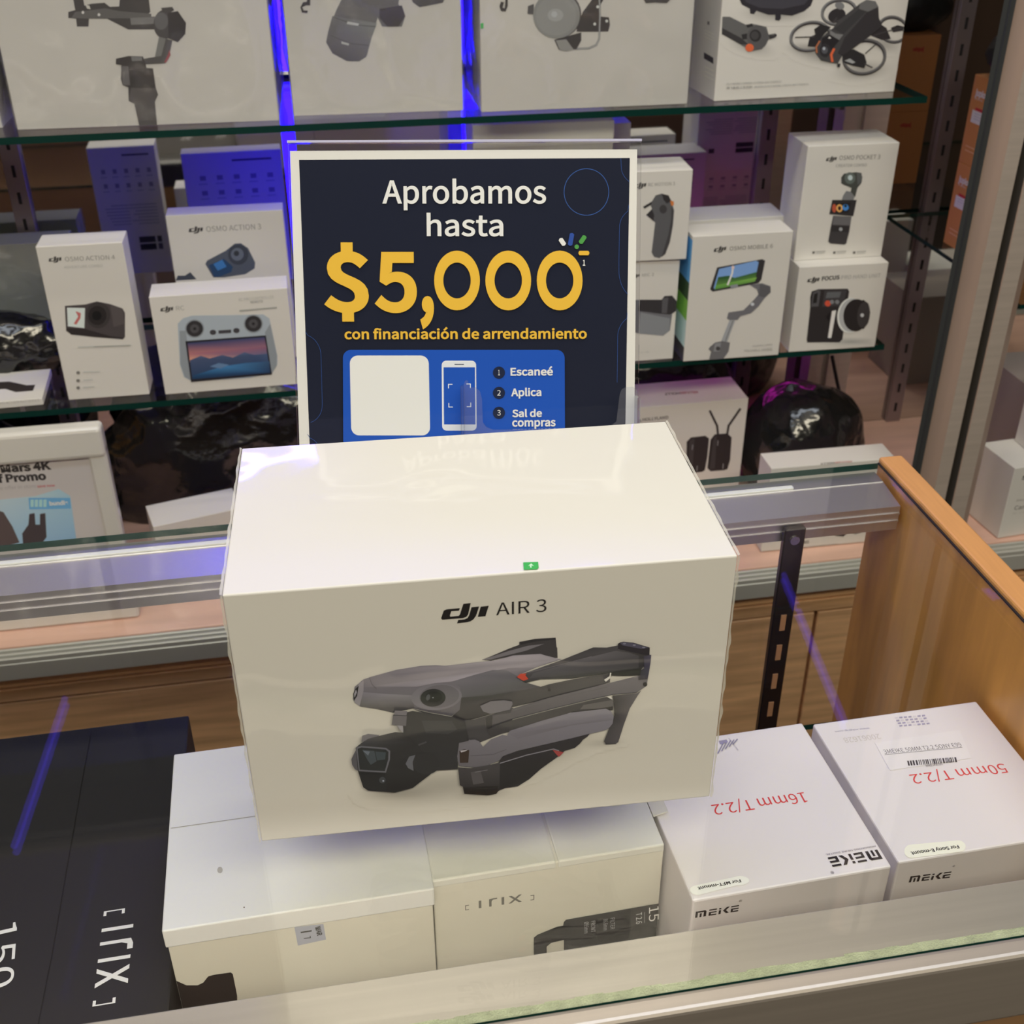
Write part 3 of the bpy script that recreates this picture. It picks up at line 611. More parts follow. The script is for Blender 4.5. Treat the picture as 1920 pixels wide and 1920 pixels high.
arc([(92, 1022)] + circ(70, 1150, 105, 115, -70, 0, 10) + [(182, 1400)] + circ(100, 1410, 82, 95, 0, 75, 10)); arc([(105, 1565)] + circ(90, 1660, 80, 80, -70, -10, 8))
W_, Y_ = '#e4e2dd', '#e8b73d'
f.text('Aprobamos', *s((500, 341), (1366, 341)), W_, .006, s((500, 222))[0]); f.text('hasta', *s((735, 514), (1140, 514)), W_, .006, s((735, 402))[0])
f.text('5', *s((460, 905), (684, 905)), Y_, .012, s((460, 600))[0])
for cx in (895, 1166, 1438): f.ell(*s((cx, 751))[0], 121 / 2.8235, 158 / 2.8235, Y_, n=44, inner=.60)
f.text('$', *s((193, 905), (430, 905)), Y_, .012, s((193, 592))[0]); f.text(',', *s((700, 905), (773, 905)), Y_, .012, s((700, 560))[0])
f.text('con financiación de arrendamiento', *s((300, 1060), (1582, 1057)), Y_, .011, s((300, 1008))[0])
def pill(x0, y0, x1, y1, wd, c):
    f.line(s((x0, y0), (x1, y1)), wd, c)
    for p in ((x0, y0), (x1, y1)): f.ell(*s(p)[0], wd / 2, wd / 2, c, n=14)
pill(1446, 538, 1458, 556, 8.5, W_); pill(1502, 512, 1494, 556, 8.5, '#2f4f9e'); pill(1567, 524, 1552, 546, 8.5, '#4f9a4a'); f.ell(*s((1528, 573))[0], 4.2, 4.2, '#4f9a4a'); pill(1549, 606, 1583, 606, 8.5, Y_)
f.text('1', *s((1560, 672), (1573, 672)), W_, .01, s((1560, 642))[0])
def rr(x0, y0, x1, y1, r, c, lean=0.0):
    P = []
    for cx, cy, a in ((x1 - r, y0 + r, -90), (x1 - r, y1 - r, 0), (x0 + r, y1 - r, 90), (x0 + r, y0 + r, 180)):
        P += circ(cx, cy, r, r, a, a + 90, 6)
    f.poly(s(*[(x + lean * (y - y0), y) for x, y in P]), c)
rr(292, 1118, 1464, 1640, 42, '#1550b4', .004)
rr(328, 1148, 745, 1570, 42, '#e6e4de', .02)
rr(814, 1175, 996, 1545, 24, '#e0e2e6', .008); rr(824, 1210, 990, 1512, 2, '#1550b4', .008)
f.poly(s((882, 1192), (932, 1192), (932, 1197), (882, 1197)), '#2b3a55')
for x, y, dx, dy in ((850, 1300, 1, 1), (966, 1298, -1, 1), (852, 1420, 1, -1), (968, 1418, -1, -1)): f.line(s((x + 20 * dx, y), (x, y), (x, y + 20 * dy)), 1.6, '#dfe3ea')
for y, t, ts in ((1238, '1', 'Escaneé'), (1345, '2', 'Aplica'), (1450, '3', 'Sal de')):
    f.ell(*s((1117, y))[0], 32 / 2.8235, 32 / 2.8235, '#14203d'); f.text(t, *s((1117 - (5 if t == '1' else 9), y + 14), (1117 + (5 if t == '1' else 9), y + 14)), W_, .0, s((1107, y - 14))[0])
f.text('Escaneé', *s((1178, 1253), (1402, 1251)), W_, .012, s((1178, 1213))[0]); f.text('Aplica', *s((1181, 1362), (1341, 1360)), W_, .012, s((1181, 1322))[0])
f.text('Sal de', *s((1187, 1472), (1344, 1470)), W_, .012, s((1187, 1434))[0]); f.text('compras', *s((1187, 1522), (1416, 1520)), W_, .012, s((1187, 1480))[0])
f.build('poster_print', POSTER)
def on_sign(p, n): 
    d = on_plane(p[0], p[1], so + sn * n, sn) - so; return d.dot(sx_), d.dot(sv)
q5 = Q(820, 640, 4.8)
out = q5((235, 400), (250, 352), (275, 352), (290, 415), (345, 415), (385, 450), (402, 520), (410, 730), (440, 770), (500, 795), (800, 792), (1100, 780), (1560, 760), (1612, 720), (1640, 480), (1660, 430), (1690, 415), (1760, 410), (1790, 430), (1800, 500))
uvp = [on_sign(p, .020) for p in out]; u0, u1 = uvp[0][0], uvp[-1][0]; uvp = uvp + [(u1, .012), (u0, .012)]
mb = MB().prism(uvp, .0185, .0205); n0 = .0005
mb.box((u0 - .0022, .012, n0), (u0, uvp[0][1], .0205), .0006).box((u1, .012, n0), (u1 + .0022, uvp[-3][1], .0205), .0006).box((u0, .010, n0), (u1, .012, .0205))
bmesh.ops.transform(mb.bm, matrix=wmat(sg).inverted() @ Matrix(((sx_.x, sv.x, sn.x, so.x), (sx_.y, sv.y, sn.y, so.y), (sx_.z, sv.z, sn.z, so.z), (0, 0, 0, 1))), verts=mb.bm.verts[:])
mb.build('leaflet_pocket', clear('pocket_acrylic', (0.93, 0.94, 0.97), .03, 1.49, haze=.04, hazecol=(.8, .82, .95)), sg)

# ---------------------------------------------------------------- lens boxes on the counter's inner shelf
ZS = -.2
iw = Q(780, 1480, 3.5556); il = Q(280, 1380, 3.3103)
ir1 = Carton('lens_box', -.1294, .5268, ZS, 1.0, .1697, .1601, .105, 'broad cream lens box with a lift-off lid and black notch print, under the drone box', group=None, m=SATIN, base='#b5ab91', albedo=(.74, .72, .64))
mb = MB().box((-ir1.W / 2 - .0012, -ir1.D / 2 - .0016, ir1.H - .015), (ir1.W / 2 + .0012, ir1.D / 2 + .0012, ir1.H + .001), .001, seg=2)
mb.build('lid', SATIN, ir1.root, ink=(.80, .81, .82))
f = ir1.face('top', '#dfe1e4'); f.z += .0011
f.line(il((122, 582), (660, 505)), 1.1, '#a9a9ab'); f.ell(*il((440, 840))[0], 5, 6, '#b9babf'); f.ell(*il((590, 1072))[0], 1.4, 1.2, '#6a6456'); f.build('lid_seam', SATIN)
f = ir1.face('front', '#b5ab91')
f.poly(il((900, 1185), (1080, 1165), (1097, 1262), (922, 1300)), '#8d8a89'); f.line(il((942, 1218), (1005, 1208)), 2.6, '#26241f'); f.line(il((960, 1255), (1000, 1250), (998, 1240)), 1.6, '#2e2b26')
f.text('WAR', *il((1030, 1182), (1044, 1240)), '#3a3631', .02)
f.poly(il((150, 1520), (230, 1545), (300, 1545), (335, 1528), (365, 1490), (400, 1480), (505, 1465), (518, 1475), (545, 1610), (545, 1720), (180, 1760)), '#1d1512')
f.build('printed_lettering', SATIN)
ir2 = Carton('lens_box', .0413, .5349, ZS, 1.2, .1585, .16, .105, 'cream lens box with grey lettering and a black strip, right of the lidded cream box', m=SATIN, base='#b8ae92', albedo=(.74, .72, .64))
for a, b in ((0, .083), (.0845, .1585)): 
    MB().box((-ir2.W / 2 + a, -ir2.D / 2 - .0006, ir2.H - .0055), (-ir2.W / 2 + b, ir2.D / 2, ir2.H + .0012), .0012, seg=2).build('lid_flap', SATIN, ir2.root, ink=(.76, .76, .72))
mb = MB().box((0, -.055, -.0005), (.011, .05, .0005), .0003); bmesh.ops.transform(mb.bm, matrix=Matrix.Translation((ir2.W / 2, .0, ir2.H + .0012)) @ Matrix.Rotation(R(-16), 4, 'Y'), verts=mb.bm.verts[:]); mb.build('tuck_flap', SATIN, ir2.root, ink=(.74, .72, .64))
f = ir2.face('front', '#b8ae92')
f.shape(IRIX, iw((328, 806))[0], iw((787, 733))[0], '#5f594a')
f.poly(iw((785, 1060), (785, 985), (810, 965), (940, 912), (980, 905), (985, 880), (1000, 865), (1690, 745), (1690, 920), (1690, 1000), (985, 1100), (985, 1000), (900, 1020), (870, 1045), (870, 1090), (785, 1100)), '#1c1613')
f.text('15', *iw((1552, 785), (1552, 880)), '#d6d0c4', .0, iw((1640, 783))[0]); f.line(iw((1522, 815), (1522, 885)), 1, '#8a8478'); f.text('T 2.6', *iw((1466, 822), (1466, 895)), '#c9c3b6', 0, iw((1503, 820))[0])
for x, t in ((1295, 'FILTER'), (1248, '86.6mm'), (1165, 'FRONT'), (1120, 'Ø95mm')): f.text(t, *iw((x, 855 + (1295 - x) * .15), (x, 930 + (1295 - x) * .15)), '#9c958a', .0, iw((x + 28, 852 + (1295 - x) * .15))[0])
f.build('printed_lettering', SATIN)
cm = Q(1240, 1300, 2.8235); mk = Q(1500, 1560, 6.4)
LAV = (.83, .785, .82)
m16 = Carton('lens_box', .2040, .4885, ZS, 1.6, .1385, .145, .106, 'white lens box marked in red with 16mm, between the cream box and its twin', group='white lens boxes in the counter', m=SATIN, base='#d6cfd8', albedo=LAV, bev=.0014)
f = m16.face('top', '#d6cfda')
f.text('16mm T/2.2', *cm((752, 524), (262, 592)), '#c8353c', .0, cm((782, 575))[0])
f.shape([[(x, y * 1.15) for x, y in q] for q in MEIKE], mk((925, 212))[0], mk((330, 312))[0], '#1f171c'); f.text('HONGKONG MEIKE DIGITAL', *cm((1131, 808), (868, 853)), '#6d646e', .0, cm((1131, 816))[0]); f.text('®', *cm((902, 932), (886, 935)), '#5a5058')
P = circ(405, 995, 60, 26, -80, 100, 10) + circ(205, 1045, 55, 28, 100, 260, 10); f.poly(cm(*P), '#eceae6'); f.text('For MFT-mount', *cm((417, 989), (190, 1030)), '#2c2a2c', .015, cm((420, 1004))[0])
for i in range(5): f.line(cm((300 + i * 20, 320 - i * 12), (330 + i * 18, 262 - i * 4)), 2.2, '#8a84a4'); f.z -= f.step * 2
f.z += 1e-4; f.poly(cm((305, 255), (345, 248), (352, 262), (312, 272)), '#8f88ab'); f.text('www.mkgrip.com', *cm((410, 305), (360, 240)), '#8781a0', 0)
f.build('printed_lettering', SATIN)
f = m16.face('front', '#b3aaa2'); f.shape(MEIKE, cm((178, 1188))[0], cm((405, 1150))[0], '#221a18'); f.text('®', *cm((408, 1112), (424, 1109)), '#5b524c'); f.build('printed_logo', SATIN)
m50 = Carton('lens_box', .3478, .4938, ZS, 1.0, .1360, .1395, .107, 'white lens box marked in red with 50mm and a barcode sticker, by the wood panel', group='white lens boxes in the counter', m=SATIN, base='#d6cfd8', albedo=LAV, bev=.0014)
f = m50.face('top', '#d6cfda')
f.text('50mm T/2.2', *cm((1810, 372), (1310, 432)), '#cc4146', .0, cm((1817, 418))[0])
f.text('www.mkgrip.com', *cm((1100, 182), (918, 200)), '#8b86a8', .0, cm((1102, 190))[0]); f.text('20061628', *cm((1150, 215), (960, 238)), '#c2bac0', .0, cm((1152, 240))[0])
for i in range(7):
    for j in range(4): f.poly(cm(*[(1235 + i * 24 + j * 8 + dx, 128 - i * 2 + j * 14 + dy) for dx, dy in ((0, 0), (16, -2), (18, 6), (2, 8))]), '#9a93b3' if (i * 3 + j) % 4 else '#c9c2d2'); f.z -= f.step
P = circ(1570, 812, 40, 32, -90, 90, 10) + circ(1325, 838, 40, 36, 90, 270, 10); f.z += .0001; f.poly(cm(*P), '#e6e2dc'); f.text('For Sony E-mount', *cm((1570, 806), (1318, 842)), '#333032', .015, cm((1572, 822))[0])
f.build('printed_lettering', SATIN)
f = m50.face('top', '#d6cfda'); f.z += .00025
f.poly(cm((1130, 265), (1580, 195), (1640, 345), (1210, 410)), '#d9d3de'); f.text('3MEIKE 50MM T2.2 SONY E99', *cm((1183, 322), (1592, 283)), '#56505a', .0, cm((1183, 302))[0]); f.line(cm((1183, 327), (1592, 288)), .8, '#56505a')
rnd = random.Random(5); x = 1300
while x < 1560:
    wd = rnd.choice((4, 6, 9)); y = 352 - (x - 1300) * .075; f.poly(cm((x, y + 8), (x + wd, y + 7), (x + wd + 7, y + 33), (x + 7, y + 34)), '#3d373f'); f.z -= f.step; x += wd + rnd.choice((3, 5, 7))
f.z += 1e-4; f.text('3MEIKE50', *cm((1400, 392), (1490, 382)), '#6d6670', 0); f.build('barcode_sticker', SATIN)
f = m50.face('front', '#a89c92'); f.shape(MEIKE, mk((1303, 605))[0], mk((1790, 541))[0], '#221a18'); f.text('®', *mk((1820, 430), (1845, 427)), '#5b524c'); f.build('printed_logo', SATIN)
GLOSSB = paper('black_gloss_card', coat=0.1, rough=.6)
blk = Carton('lens_box', -.3480, .478, ZS, .6, .2150, .318, .05, 'large flat black lens box with white lettering, left of the cream lens boxes', m=GLOSSB, base='#101016', albedo=(.012, .012, .016), bev=.0016)
f = blk.face('top', '#17171b', ); f.alb = (.012, .012, .016)
bl = Q(0, 1340, 3)
def wink(c): return hx(c)
f.ink = lambda c: tuple(min(.9, x) for x in hx(c))
f.shape(IRIX, bl((706, 1105))[0], bl((655, 1640))[0], '#d8d8d8') if False else None
a0, a1 = bl((585, 1108))[0], bl((520, 1645))[0]
f.shape([[(x, y * 1.75) for x, y in q] for q in IRIX], a0, a1, '#e2e2e2')
f.text('150', *bl((-60, 1195), (-95, 1560)), '#e2e2e2', .0, bl((72, 1225))[0])
f.line(bl((515, 95), (470, 330), (420, 620), (290, 1370), (215, 1740)), 1.4, '#020203')
f.build('printed_lettering', GLOSSB)

# ---------------------------------------------------------------- boxes on the upper glass shelf
Z1, Z2 = .1892, -.1468
WB = '#b9a998'
def rsbox(x, y, yaw, W, D, H, label, seed, group='film-wrapped gimbal boxes on the upper shelf'):
    c = Carton('gimbal_box', x, y, Z1, yaw, W, D, H, label, group=group, base=WB)
    crumple('plastic_wrap', W, D, H, 44, .0045, 10, FILM, c.root, seed, pad=.0012); return c
tl = Q(0, 0, 5.818); cd_ = Q(800, 0, 3.5556); cc = Q(540, 0, 3)
bA = rsbox(-.641, 1.474, -1.5, .309, .15, .33, 'white film-wrapped gimbal box cut off at the far end of the upper shelf', 11)
bB = rsbox(-.3133, 1.4524, -2.0, .2942, .15, .34, 'white film-wrapped box showing a dark camera gimbal on its grip, on the upper shelf', 2)
f = bB.face('front')
G = '#38312e'
f.poly(tl((790, -60), (900, -60), (920, 60), (1000, 40), (1140, 30), (1200, 75), (1300, 70), (1310, -40), (1620, -40), (1640, 130), (1590, 180), (1420, 190), (1690, 180), (1690, 320), (1400, 322), (1170, 205), (970, 205), (965, 290), (840, 290), (830, 205), (745, 195), (745, 130), (820, 110)), G)
f.poly(tl((930, 50), (975, 60), (990, 100), (950, 95)), WB); f.poly(tl((820, 130), (1150, 90), (1300, 120), (1650, 150), (1650, 200), (1150, 200), (960, 205), (780, 195)), '#574f49'); f.poly(tl((1420, 195), (1690, 185), (1690, 260), (1430, 270)), '#6d645d')
for x, y in ((905, 135), (1080, 160)): f.ell(*tl((x, y))[0], 2.6, 2.8, '#cfc6bb')
f.ell(*tl((1800, 265))[0], 125 / 5.818, 160 / 5.818, '#3e3735'); f.ell(*tl((1760, 230))[0], 75 / 5.818, 95 / 5.818, '#57504c'); f.poly(tl((1830, 140), (1940, 120), (2030, 250), (2020, 370), (1940, 460), (1840, 420)), '#262020')
f.poly(tl((1760, 85), (1880, 75), (1900, 110), (1850, 140), (1770, 130)), '#3a3330')
f.poly(tl((1735, 400), (1880, 440), (1840, 640), (1800, 690), (1580, 700), (1570, 640), (1690, 620)), '#453e3a'); f.poly(tl((1735, 400), (1810, 420), (1760, 610), (1690, 620)), '#6c645c'); f.poly(tl((1850, 540), (1862, 600), (1815, 680), (1790, 680), (1830, 600)), '#8c3a38')
f.poly(tl((1265, 640), (1400, 610), (1560, 615), (1590, 700), (1600, 740), (1670, 745), (1700, 960), (1725, 1030), (1690, 1110), (1715, 1370), (1520, 1375), (1465, 1130), (1405, 1100), (1400, 950), (1340, 930), (1320, 860), (1325, 710), (1265, 700)), '#2b2422')
f.poly(tl((1430, 960), (1700, 960), (1720, 1030), (1690, 1110), (1715, 1370), (1520, 1375), (1465, 1130), (1410, 1100)), '#463d39'); f.poly(tl((1320, 720), (1400, 720), (1420, 930), (1340, 930)), '#5b524d'); f.poly(tl((1430, 615), (1550, 620), (1550, 660), (1440, 665)), '#6a625b')
f.build('printed_picture')
bC = rsbox(-.0017, 1.4611, -2.5, .2019, .15, .33, 'white film-wrapped box showing a long grey camera lens pointing down, on the upper shelf', 3)
f = bC.face('front')
f.poly(cc((330, -60), (640, -60), (620, 20), (660, 90), (640, 150), (530, 150), (505, 100), (470, 200), (445, 310), (400, 345), (340, 345), (250, 300), (215, 240), (225, 180), (270, 60)), '#5f5753')
f.poly(cc((250, 90), (500, 130), (470, 215), (440, 320), (400, 345), (330, 343), (250, 300), (215, 235), (225, 180)), ['#645c57', '#75706a', '#6c6460', '#5e5652', '#534b47', '#4c4542', '#4a4340', '#564e4a', '#5d5551'])
f.line(cc((240, 200), (350, 245), (450, 255)), 1.3, '#4a4340'); f.line(cc((265, 100), (380, 140), (495, 150)), 1.5, '#4f4844'); f.poly(cc((335, 120), (400, 132), (395, 145), (330, 135)), '#b2a79b'); f.poly(cc((300, 232), (345, 245), (340, 256), (300, 245)), '#aaa093')
f.poly(cc((515, 50), (640, 30), (660, 90), (620, 150), (560, 150), (515, 100)), '#39312f'); f.poly(cc((690, -40), (900, -40), (870, 15), (740, 40), (700, 10)), '#4b4442')
f.shape(LOGO, cc((95, 200))[0], cc((60, -160))[0], '#2d2624') if False else f.poly(cc((80, 40), (100, 30), (125, 30), (125, 0), (130, -30), (112, -30), (105, 10), (85, 12), (70, 40), (78, 70), (108, 73), (112, 60), (88, 58)), '#2d2624')
f.build('printed_picture')
bD = rsbox(.2203, 1.4388, -.6, .2554, .155, .33, 'white film-wrapped box showing a round spotlight lamp with its bracket, on the upper shelf', 4)
f = bD.face('front')
f.poly(cd_((1000, 190), (1040, 80), (1100, 0), (1110, -40), (1200, -40), (1160, 30), (1160, 110), (1215, 115), (1222, 165), (1210, 210), (1140, 212), (1000, 212)), '#332c2a')
f.line(cd_((1150, -40), (1155, 100), (1150, 260), (1130, 300), (1080, 322), (1000, 325), (930, 318)), 3.6, '#6e6660'); f.line(cd_((1150, -40), (1155, 100), (1150, 260), (1130, 300), (1080, 322), (1000, 325)), 1.2, '#a89e93')
for x, y in ((1120, 160), (1140, 45), (1200, 140)): f.ell(*cd_((x, y))[0], 2.6, 2.8, '#c3b9ad')
f.poly(cd_((850, 265), (1030, 215), (1030, 270), (1000, 325), (930, 342), (880, 330)), '#2f2927'); f.poly(cd_((860, 268), (930, 262), (980, 330), (930, 342), (885, 328)), '#857b70')
f.poly(cd_((675, 40), (715, 25), (712, 95), (672, 92)), '#4a4340')
f.ell(*cd_((872, 95))[0], 158 / 3.5556, 160 / 3.5556, '#403936', n=40); f.ell(*cd_((865, 100))[0], 156 / 3.5556, 155 / 3.5556, '#7e766c', n=40); f.ell(*cd_((862, 105))[0], 135 / 3.5556, 132 / 3.5556, '#857c72', n=40); f.ell(*cd_((858, 100))[0], 52 / 3.5556, 42 / 3.5556, '#958b81', n=30); f.ell(*cd_((850, 95))[0], 20 / 3.5556, 20 / 3.5556, '#a59c92')
f.poly(cd_((540, -10), (540, 40), (525, 75), (495, 72), (485, 40), (495, 10), (515, 15), (505, 50), (520, 55), (525, -10)), '#2d2624'); f.poly(cd_((1440, -20), (1640, -20), (1600, 20), (1520, 15), (1460, 20)), '#3d3532'); f.poly(cd_((355, 155), (378, 152), (378, 188), (355, 190)), '#3c9a44')
f.build('printed_picture')
bE = Carton('drone_box', .5123, 1.4431, Z1, 2.4, .2435, .13, .25, 'white box showing a ring-guarded drone and controller, at the upper shelf end', base=WB)
f = bE.face('front'); av = Q(1320, 0, 4.8)
f.shade([(1320 + x / 4.8, y / 4.8, rx / 4.8, ry / 4.8, a, d) for x, y, rx, ry, a, d in ((1050, 500, 340, 110, .2, .42), (1420, 640, 330, 120, -.1, .42), (420, 420, 280, 100, .25, .34), (650, 120, 400, 110, 0, .45), (1620, 400, 200, 100, .2, .38), (900, 440, 220, 80, .1, .3))], 60, 50)
def ring(cx, cy, rx, ry, rot, c1, c2, inner=.84):
    f.ell(*av((cx, cy + 12))[0], rx / 4.8, ry / 4.8, c2, rot, 40, inner); f.ell(*av((cx, cy))[0], rx / 4.8, ry / 4.8, c1, rot, 40, inner + .03)
ring(1215, 105, 165, 118, -.15, '#6a625c', '#352e2c'); f.ell(*av((1195, 140))[0], 17, 13, '#2a2423', -.4); f.ell(*av((1220, 50))[0], 9, 7, '#6d655f', .4); f.line(av((1195, 160), (1160, 200), (1330, 140)), 2.5, '#3a3230')
ring(1700, 260, 140, 120, .25, '#5d5550', '#332c2a'); f.poly(av((1560, 200), (1640, 250), (1680, 350), (1600, 360), (1500, 320)), '#2b2423'); f.poly(av((1680, 250), (1740, 225), (1800, 240), (1790, 275), (1700, 290)), '#2d2625'); f.line(av((1520, 320), (1650, 280), (1790, 250)), 2, '#3a3230')
f.poly(av((310, -30), (990, -30), (960, 50), (900, 100), (790, 140), (690, 130), (690, 170), (670, 185), (640, 180), (640, 130), (580, 132), (470, 95), (450, 125), (415, 120), (410, 75), (340, 40)), '#2a2426'); f.poly(av((340, -30), (960, -30), (900, 40), (700, 80), (500, 70), (380, 20)), '#3a3436')
f.poly(av((165, 150), (230, 150), (370, 220), (440, 215), (560, 240), (580, 310), (640, 300), (655, 320), (580, 355), (520, 440), (430, 460), (330, 400), (160, 300)), '#57504a'); f.poly(av((160, 250), (330, 340), (400, 400), (330, 400), (160, 305)), '#332d2b')
f.poly(av((375, 225), (430, 210), (440, 235), (390, 250)), '#2a2524'); f.poly(av((335, 310), (385, 300), (400, 350), (345, 355)), '#2a2524'); f.ell(*av((480, 335))[0], 96 / 4.8, 108 / 4.8, '#4d4642'); f.ell(*av((460, 320))[0], 52 / 4.8, 55 / 4.8, '#2a2523'); f.ell(*av((455, 318))[0], 36 / 4.8, 38 / 4.8, '#3d3734'); f.ell(*av((408, 428))[0], 38 / 4.8, 36 / 4.8, '#c2542f'); f.poly(av((580, 315), (625, 318), (640, 300), (655, 315), (640, 335), (590, 352)), '#332c2a')
ring(955, 320, 190, 132, -.22, '#68605a', '#322b29', .86); f.poly(av((990, 260), (1050, 220), (1140, 240), (1060, 330), (1000, 420), (930, 415), (950, 330), (1000, 310)), '#262120'); f.line(av((820, 335), (990, 330)), 2, '#3c3532')
ring(1440, 505, 200, 158, -.22, '#5a524d', '#2d2725', .86); f.poly(av((1240, 480), (1340, 440), (1440, 490), (1460, 560), (1440, 610), (1340, 590), (1250, 560)), '#262120'); f.line(av((1450, 480), (1540, 400)), 2.2, '#3c3532'); f.line(av((1440, 570), (1510, 605)), 2, '#3c3532'); f.poly(av((1260, 545), (1310, 525), (1360, 560), (1330, 570)), '#8d857d')
f.poly(av((1130, 270), (1160, 250), (1200, 190), (1400, 30), (1460, -5), (1540, 10), (1565, 60), (1570, 160), (1600, 230), (1480, 320), (1330, 430), (1240, 500), (1200, 570), (1130, 560), (1050, 540), (1000, 470), (1010, 400), (1060, 330)), '#3d3734')
f.poly(av((1165, 260), (1390, 80), (1460, 100), (1250, 305)), '#332e2c'); f.poly(av((1400, 30), (1460, -5), (1540, 10), (1565, 60), (1560, 110), (1460, 100), (1390, 78)), '#5d5650'); f.poly(av((1565, 60), (1570, 160), (1600, 230), (1480, 330), (1330, 440), (1240, 500), (1200, 480), (1260, 340), (1460, 110)), '#2e2827')
f.poly(av((1130, 270), (1180, 300), (1250, 310), (1210, 360), (1130, 310)), '#6b635d'); f.poly(av((1060, 340), (1130, 310), (1215, 360), (1150, 440), (1120, 470), (1040, 470)), '#211c1c'); f.poly(av((1112, 345), (1124, 325), (1142, 345)), '#d8d2c9'); f.ell(*av((1085, 450))[0], 50 / 4.8, 62 / 4.8, '#2a2525'); f.ell(*av((1082, 450))[0], 28 / 4.8, 32 / 4.8, '#4a4545'); f.ell(*av((1075, 435))[0], 2.5, 3, '#9a9593')
f.line(av((1165, 440), (1140, 490), (1150, 550)), 4.5, '#c2542f'); f.line(av((1035, 370), (1005, 420), (1010, 470)), 3, '#a05a38'); f.poly(av((1195, 570), (1225, 570), (1215, 605), (1195, 600)), '#262120')
f.text('FLY MORE COMBO (THREE BATTERIES)', *av((200, 762), (690, 738)), '#847a6e', .0, av((200, 745))[0]); f.text('畅飞套装(三电池版)' if FONT else 'FLY MORE', *av((200, 797), (430, 787)), '#6f655a', .0, av((200, 780))[0]); f.text('BUNDLE FLY MORE (TROIS BATTERIES)', *av((452, 786), (935, 760)), '#847a6e', .0, av((452, 770))[0])
f.build('printed_picture')
f = bE.face('left', '#8d87a0')
f.poly(av((0, 470), (85, 520), (85, 575), (0, 525)), '#2a2636'); f.poly(av((32, 190), (50, 195), (48, 225), (32, 220)), '#4a4458')
for y in (270, 300, 330, 600, 640, 680): f.line(av((10, y), (90, y + 40)), 1, '#9a94a8')
f.build('side_print')
for b in (bB, bC, bD, bE): b.backprint()

# ---------------------------------------------------------------- boxes on the lower glass shelf
c4 = Q(0, 420, 3); r5 = Q(1180, 220, 3.5556)
GRP = None
a4 = Carton('camera_box', -.3200, 1.4435, Z2, -.7, .1007, .0459, .2023, 'tall white box with a small action camera and side screen, leftmost of the upright boxes', base=WB)
f = a4.face('front')
f.shape(LOGO, c4((275, 212))[0], c4((350, 205))[0], '#3a332e'); f.text('OSMO ACTION 4', *c4((368, 210), (648, 198)), '#7d7367', .0, c4((368, 186))[0]); f.text('ADVENTURE COMBO', *c4((362, 250), (578, 240)), '#9a8f82', .0, c4((362, 236))[0])
f.poly(c4((365, 460), (480, 452), (545, 435), (620, 450), (690, 475), (703, 500), (703, 635), (690, 648), (520, 635), (400, 620), (372, 600)), '#3f3532'); f.poly(c4((372, 585), (480, 590), (620, 630), (700, 640), (690, 648), (400, 622)), '#29211f')
f.poly(c4((377, 470), (478, 472), (475, 585), (382, 575)), '#bcb7c0'); f.poly(c4((425, 490), (455, 500), (452, 530), (430, 565), (415, 560), (440, 520)), '#a8574f'); f.ell(*c4((552, 512))[0], 23, 24.5, '#332b28'); f.ell(*c4((548, 514))[0], 17, 18, '#221c1a'); f.ell(*c4((545, 515))[0], 9, 9, '#0f0d0d'); f.poly(c4((620, 455), (690, 478), (700, 560), (640, 580)), '#4a3f3b')
f.line(c4((440, 692), (735, 682)), 2.6, '#a29789'); f.line(c4((530, 690), (730, 682)), 2, '#8d8376')
for y, w_ in ((835, 90), (880, 50), (920, 60)): f.ell(*c4((440, y))[0], 3.4, 3, '#6a6055'); f.line(c4((470, y - 3), (470 + w_, y - 6)), 2.2, '#a59a8c')
f.build('printed_picture')
rc = Carton('controller_box', -.1992, 1.4375, Z2, .3, .1692, .0462, .1329, 'low white box showing a grey remote controller with a sunset screen', base=WB)
f = rc.face('front')
f.shape(LOGO, c4((903, 492))[0], c4((978, 484))[0], '#3a332e'); f.text('RC', *c4((992, 486), (1038, 483)), '#8d8376', .0, c4((992, 462))[0]); f.text('RC PRO CONTROLLER', *c4((1345, 434), (1540, 418)), '#9a8f82', 0, c4((1345, 418))[0]); f.text('REMOTE', *c4((1410, 446), (1480, 440)), '#8d8376', .01); f.line(c4((1350, 488), (1555, 470)), 3, '#8d8376')
f.poly(c4((1000, 560), (1030, 530), (1080, 515), (1300, 512), (1480, 508), (1515, 530), (1560, 740), (1560, 790), (1530, 840), (1400, 865), (1080, 885), (1035, 860), (1012, 790)), '#94928f'); f.poly(c4((1010, 600), (1045, 600), (1085, 885), (1040, 860), (1015, 790)), '#7d7a77'); f.poly(c4((1490, 610), (1520, 560), (1558, 740), (1555, 800), (1528, 840)), '#7d7a77')
for x, y in ((1095, 588), (1425, 560)): f.ell(*c4((x, y))[0], 54 / 3, 52 / 3, '#7c7976'); f.ell(*c4((x, y))[0], 47 / 3, 45 / 3, '#2c2726'); f.ell(*c4((x, y))[0], 26 / 3, 25 / 3, '#453f3d'); f.ell(*c4((x, y))[0], 8 / 3, 8 / 3, '#1d1918')
for x, y, r_ in ((1198, 608, 6), (1330, 598, 6)): f.ell(*c4((x, y))[0], r_, r_ * .8, '#3a3433')
f.line(c4((1235, 606), (1295, 602)), 6, '#3a3433')
f.poly(c4((1043, 658), (1495, 625), (1530, 845), (1075, 888)), '#211d20')
f.poly(c4((1055, 668), (1488, 635), (1500, 700), (1065, 745)), ['#2f3550', '#363a55', '#8d5a5f', '#b06a5c']); f.poly(c4((1063, 725), (1498, 690), (1503, 735), (1068, 775)), ['#96585a', '#7b4c5a', '#5b5569', '#c98a68'])
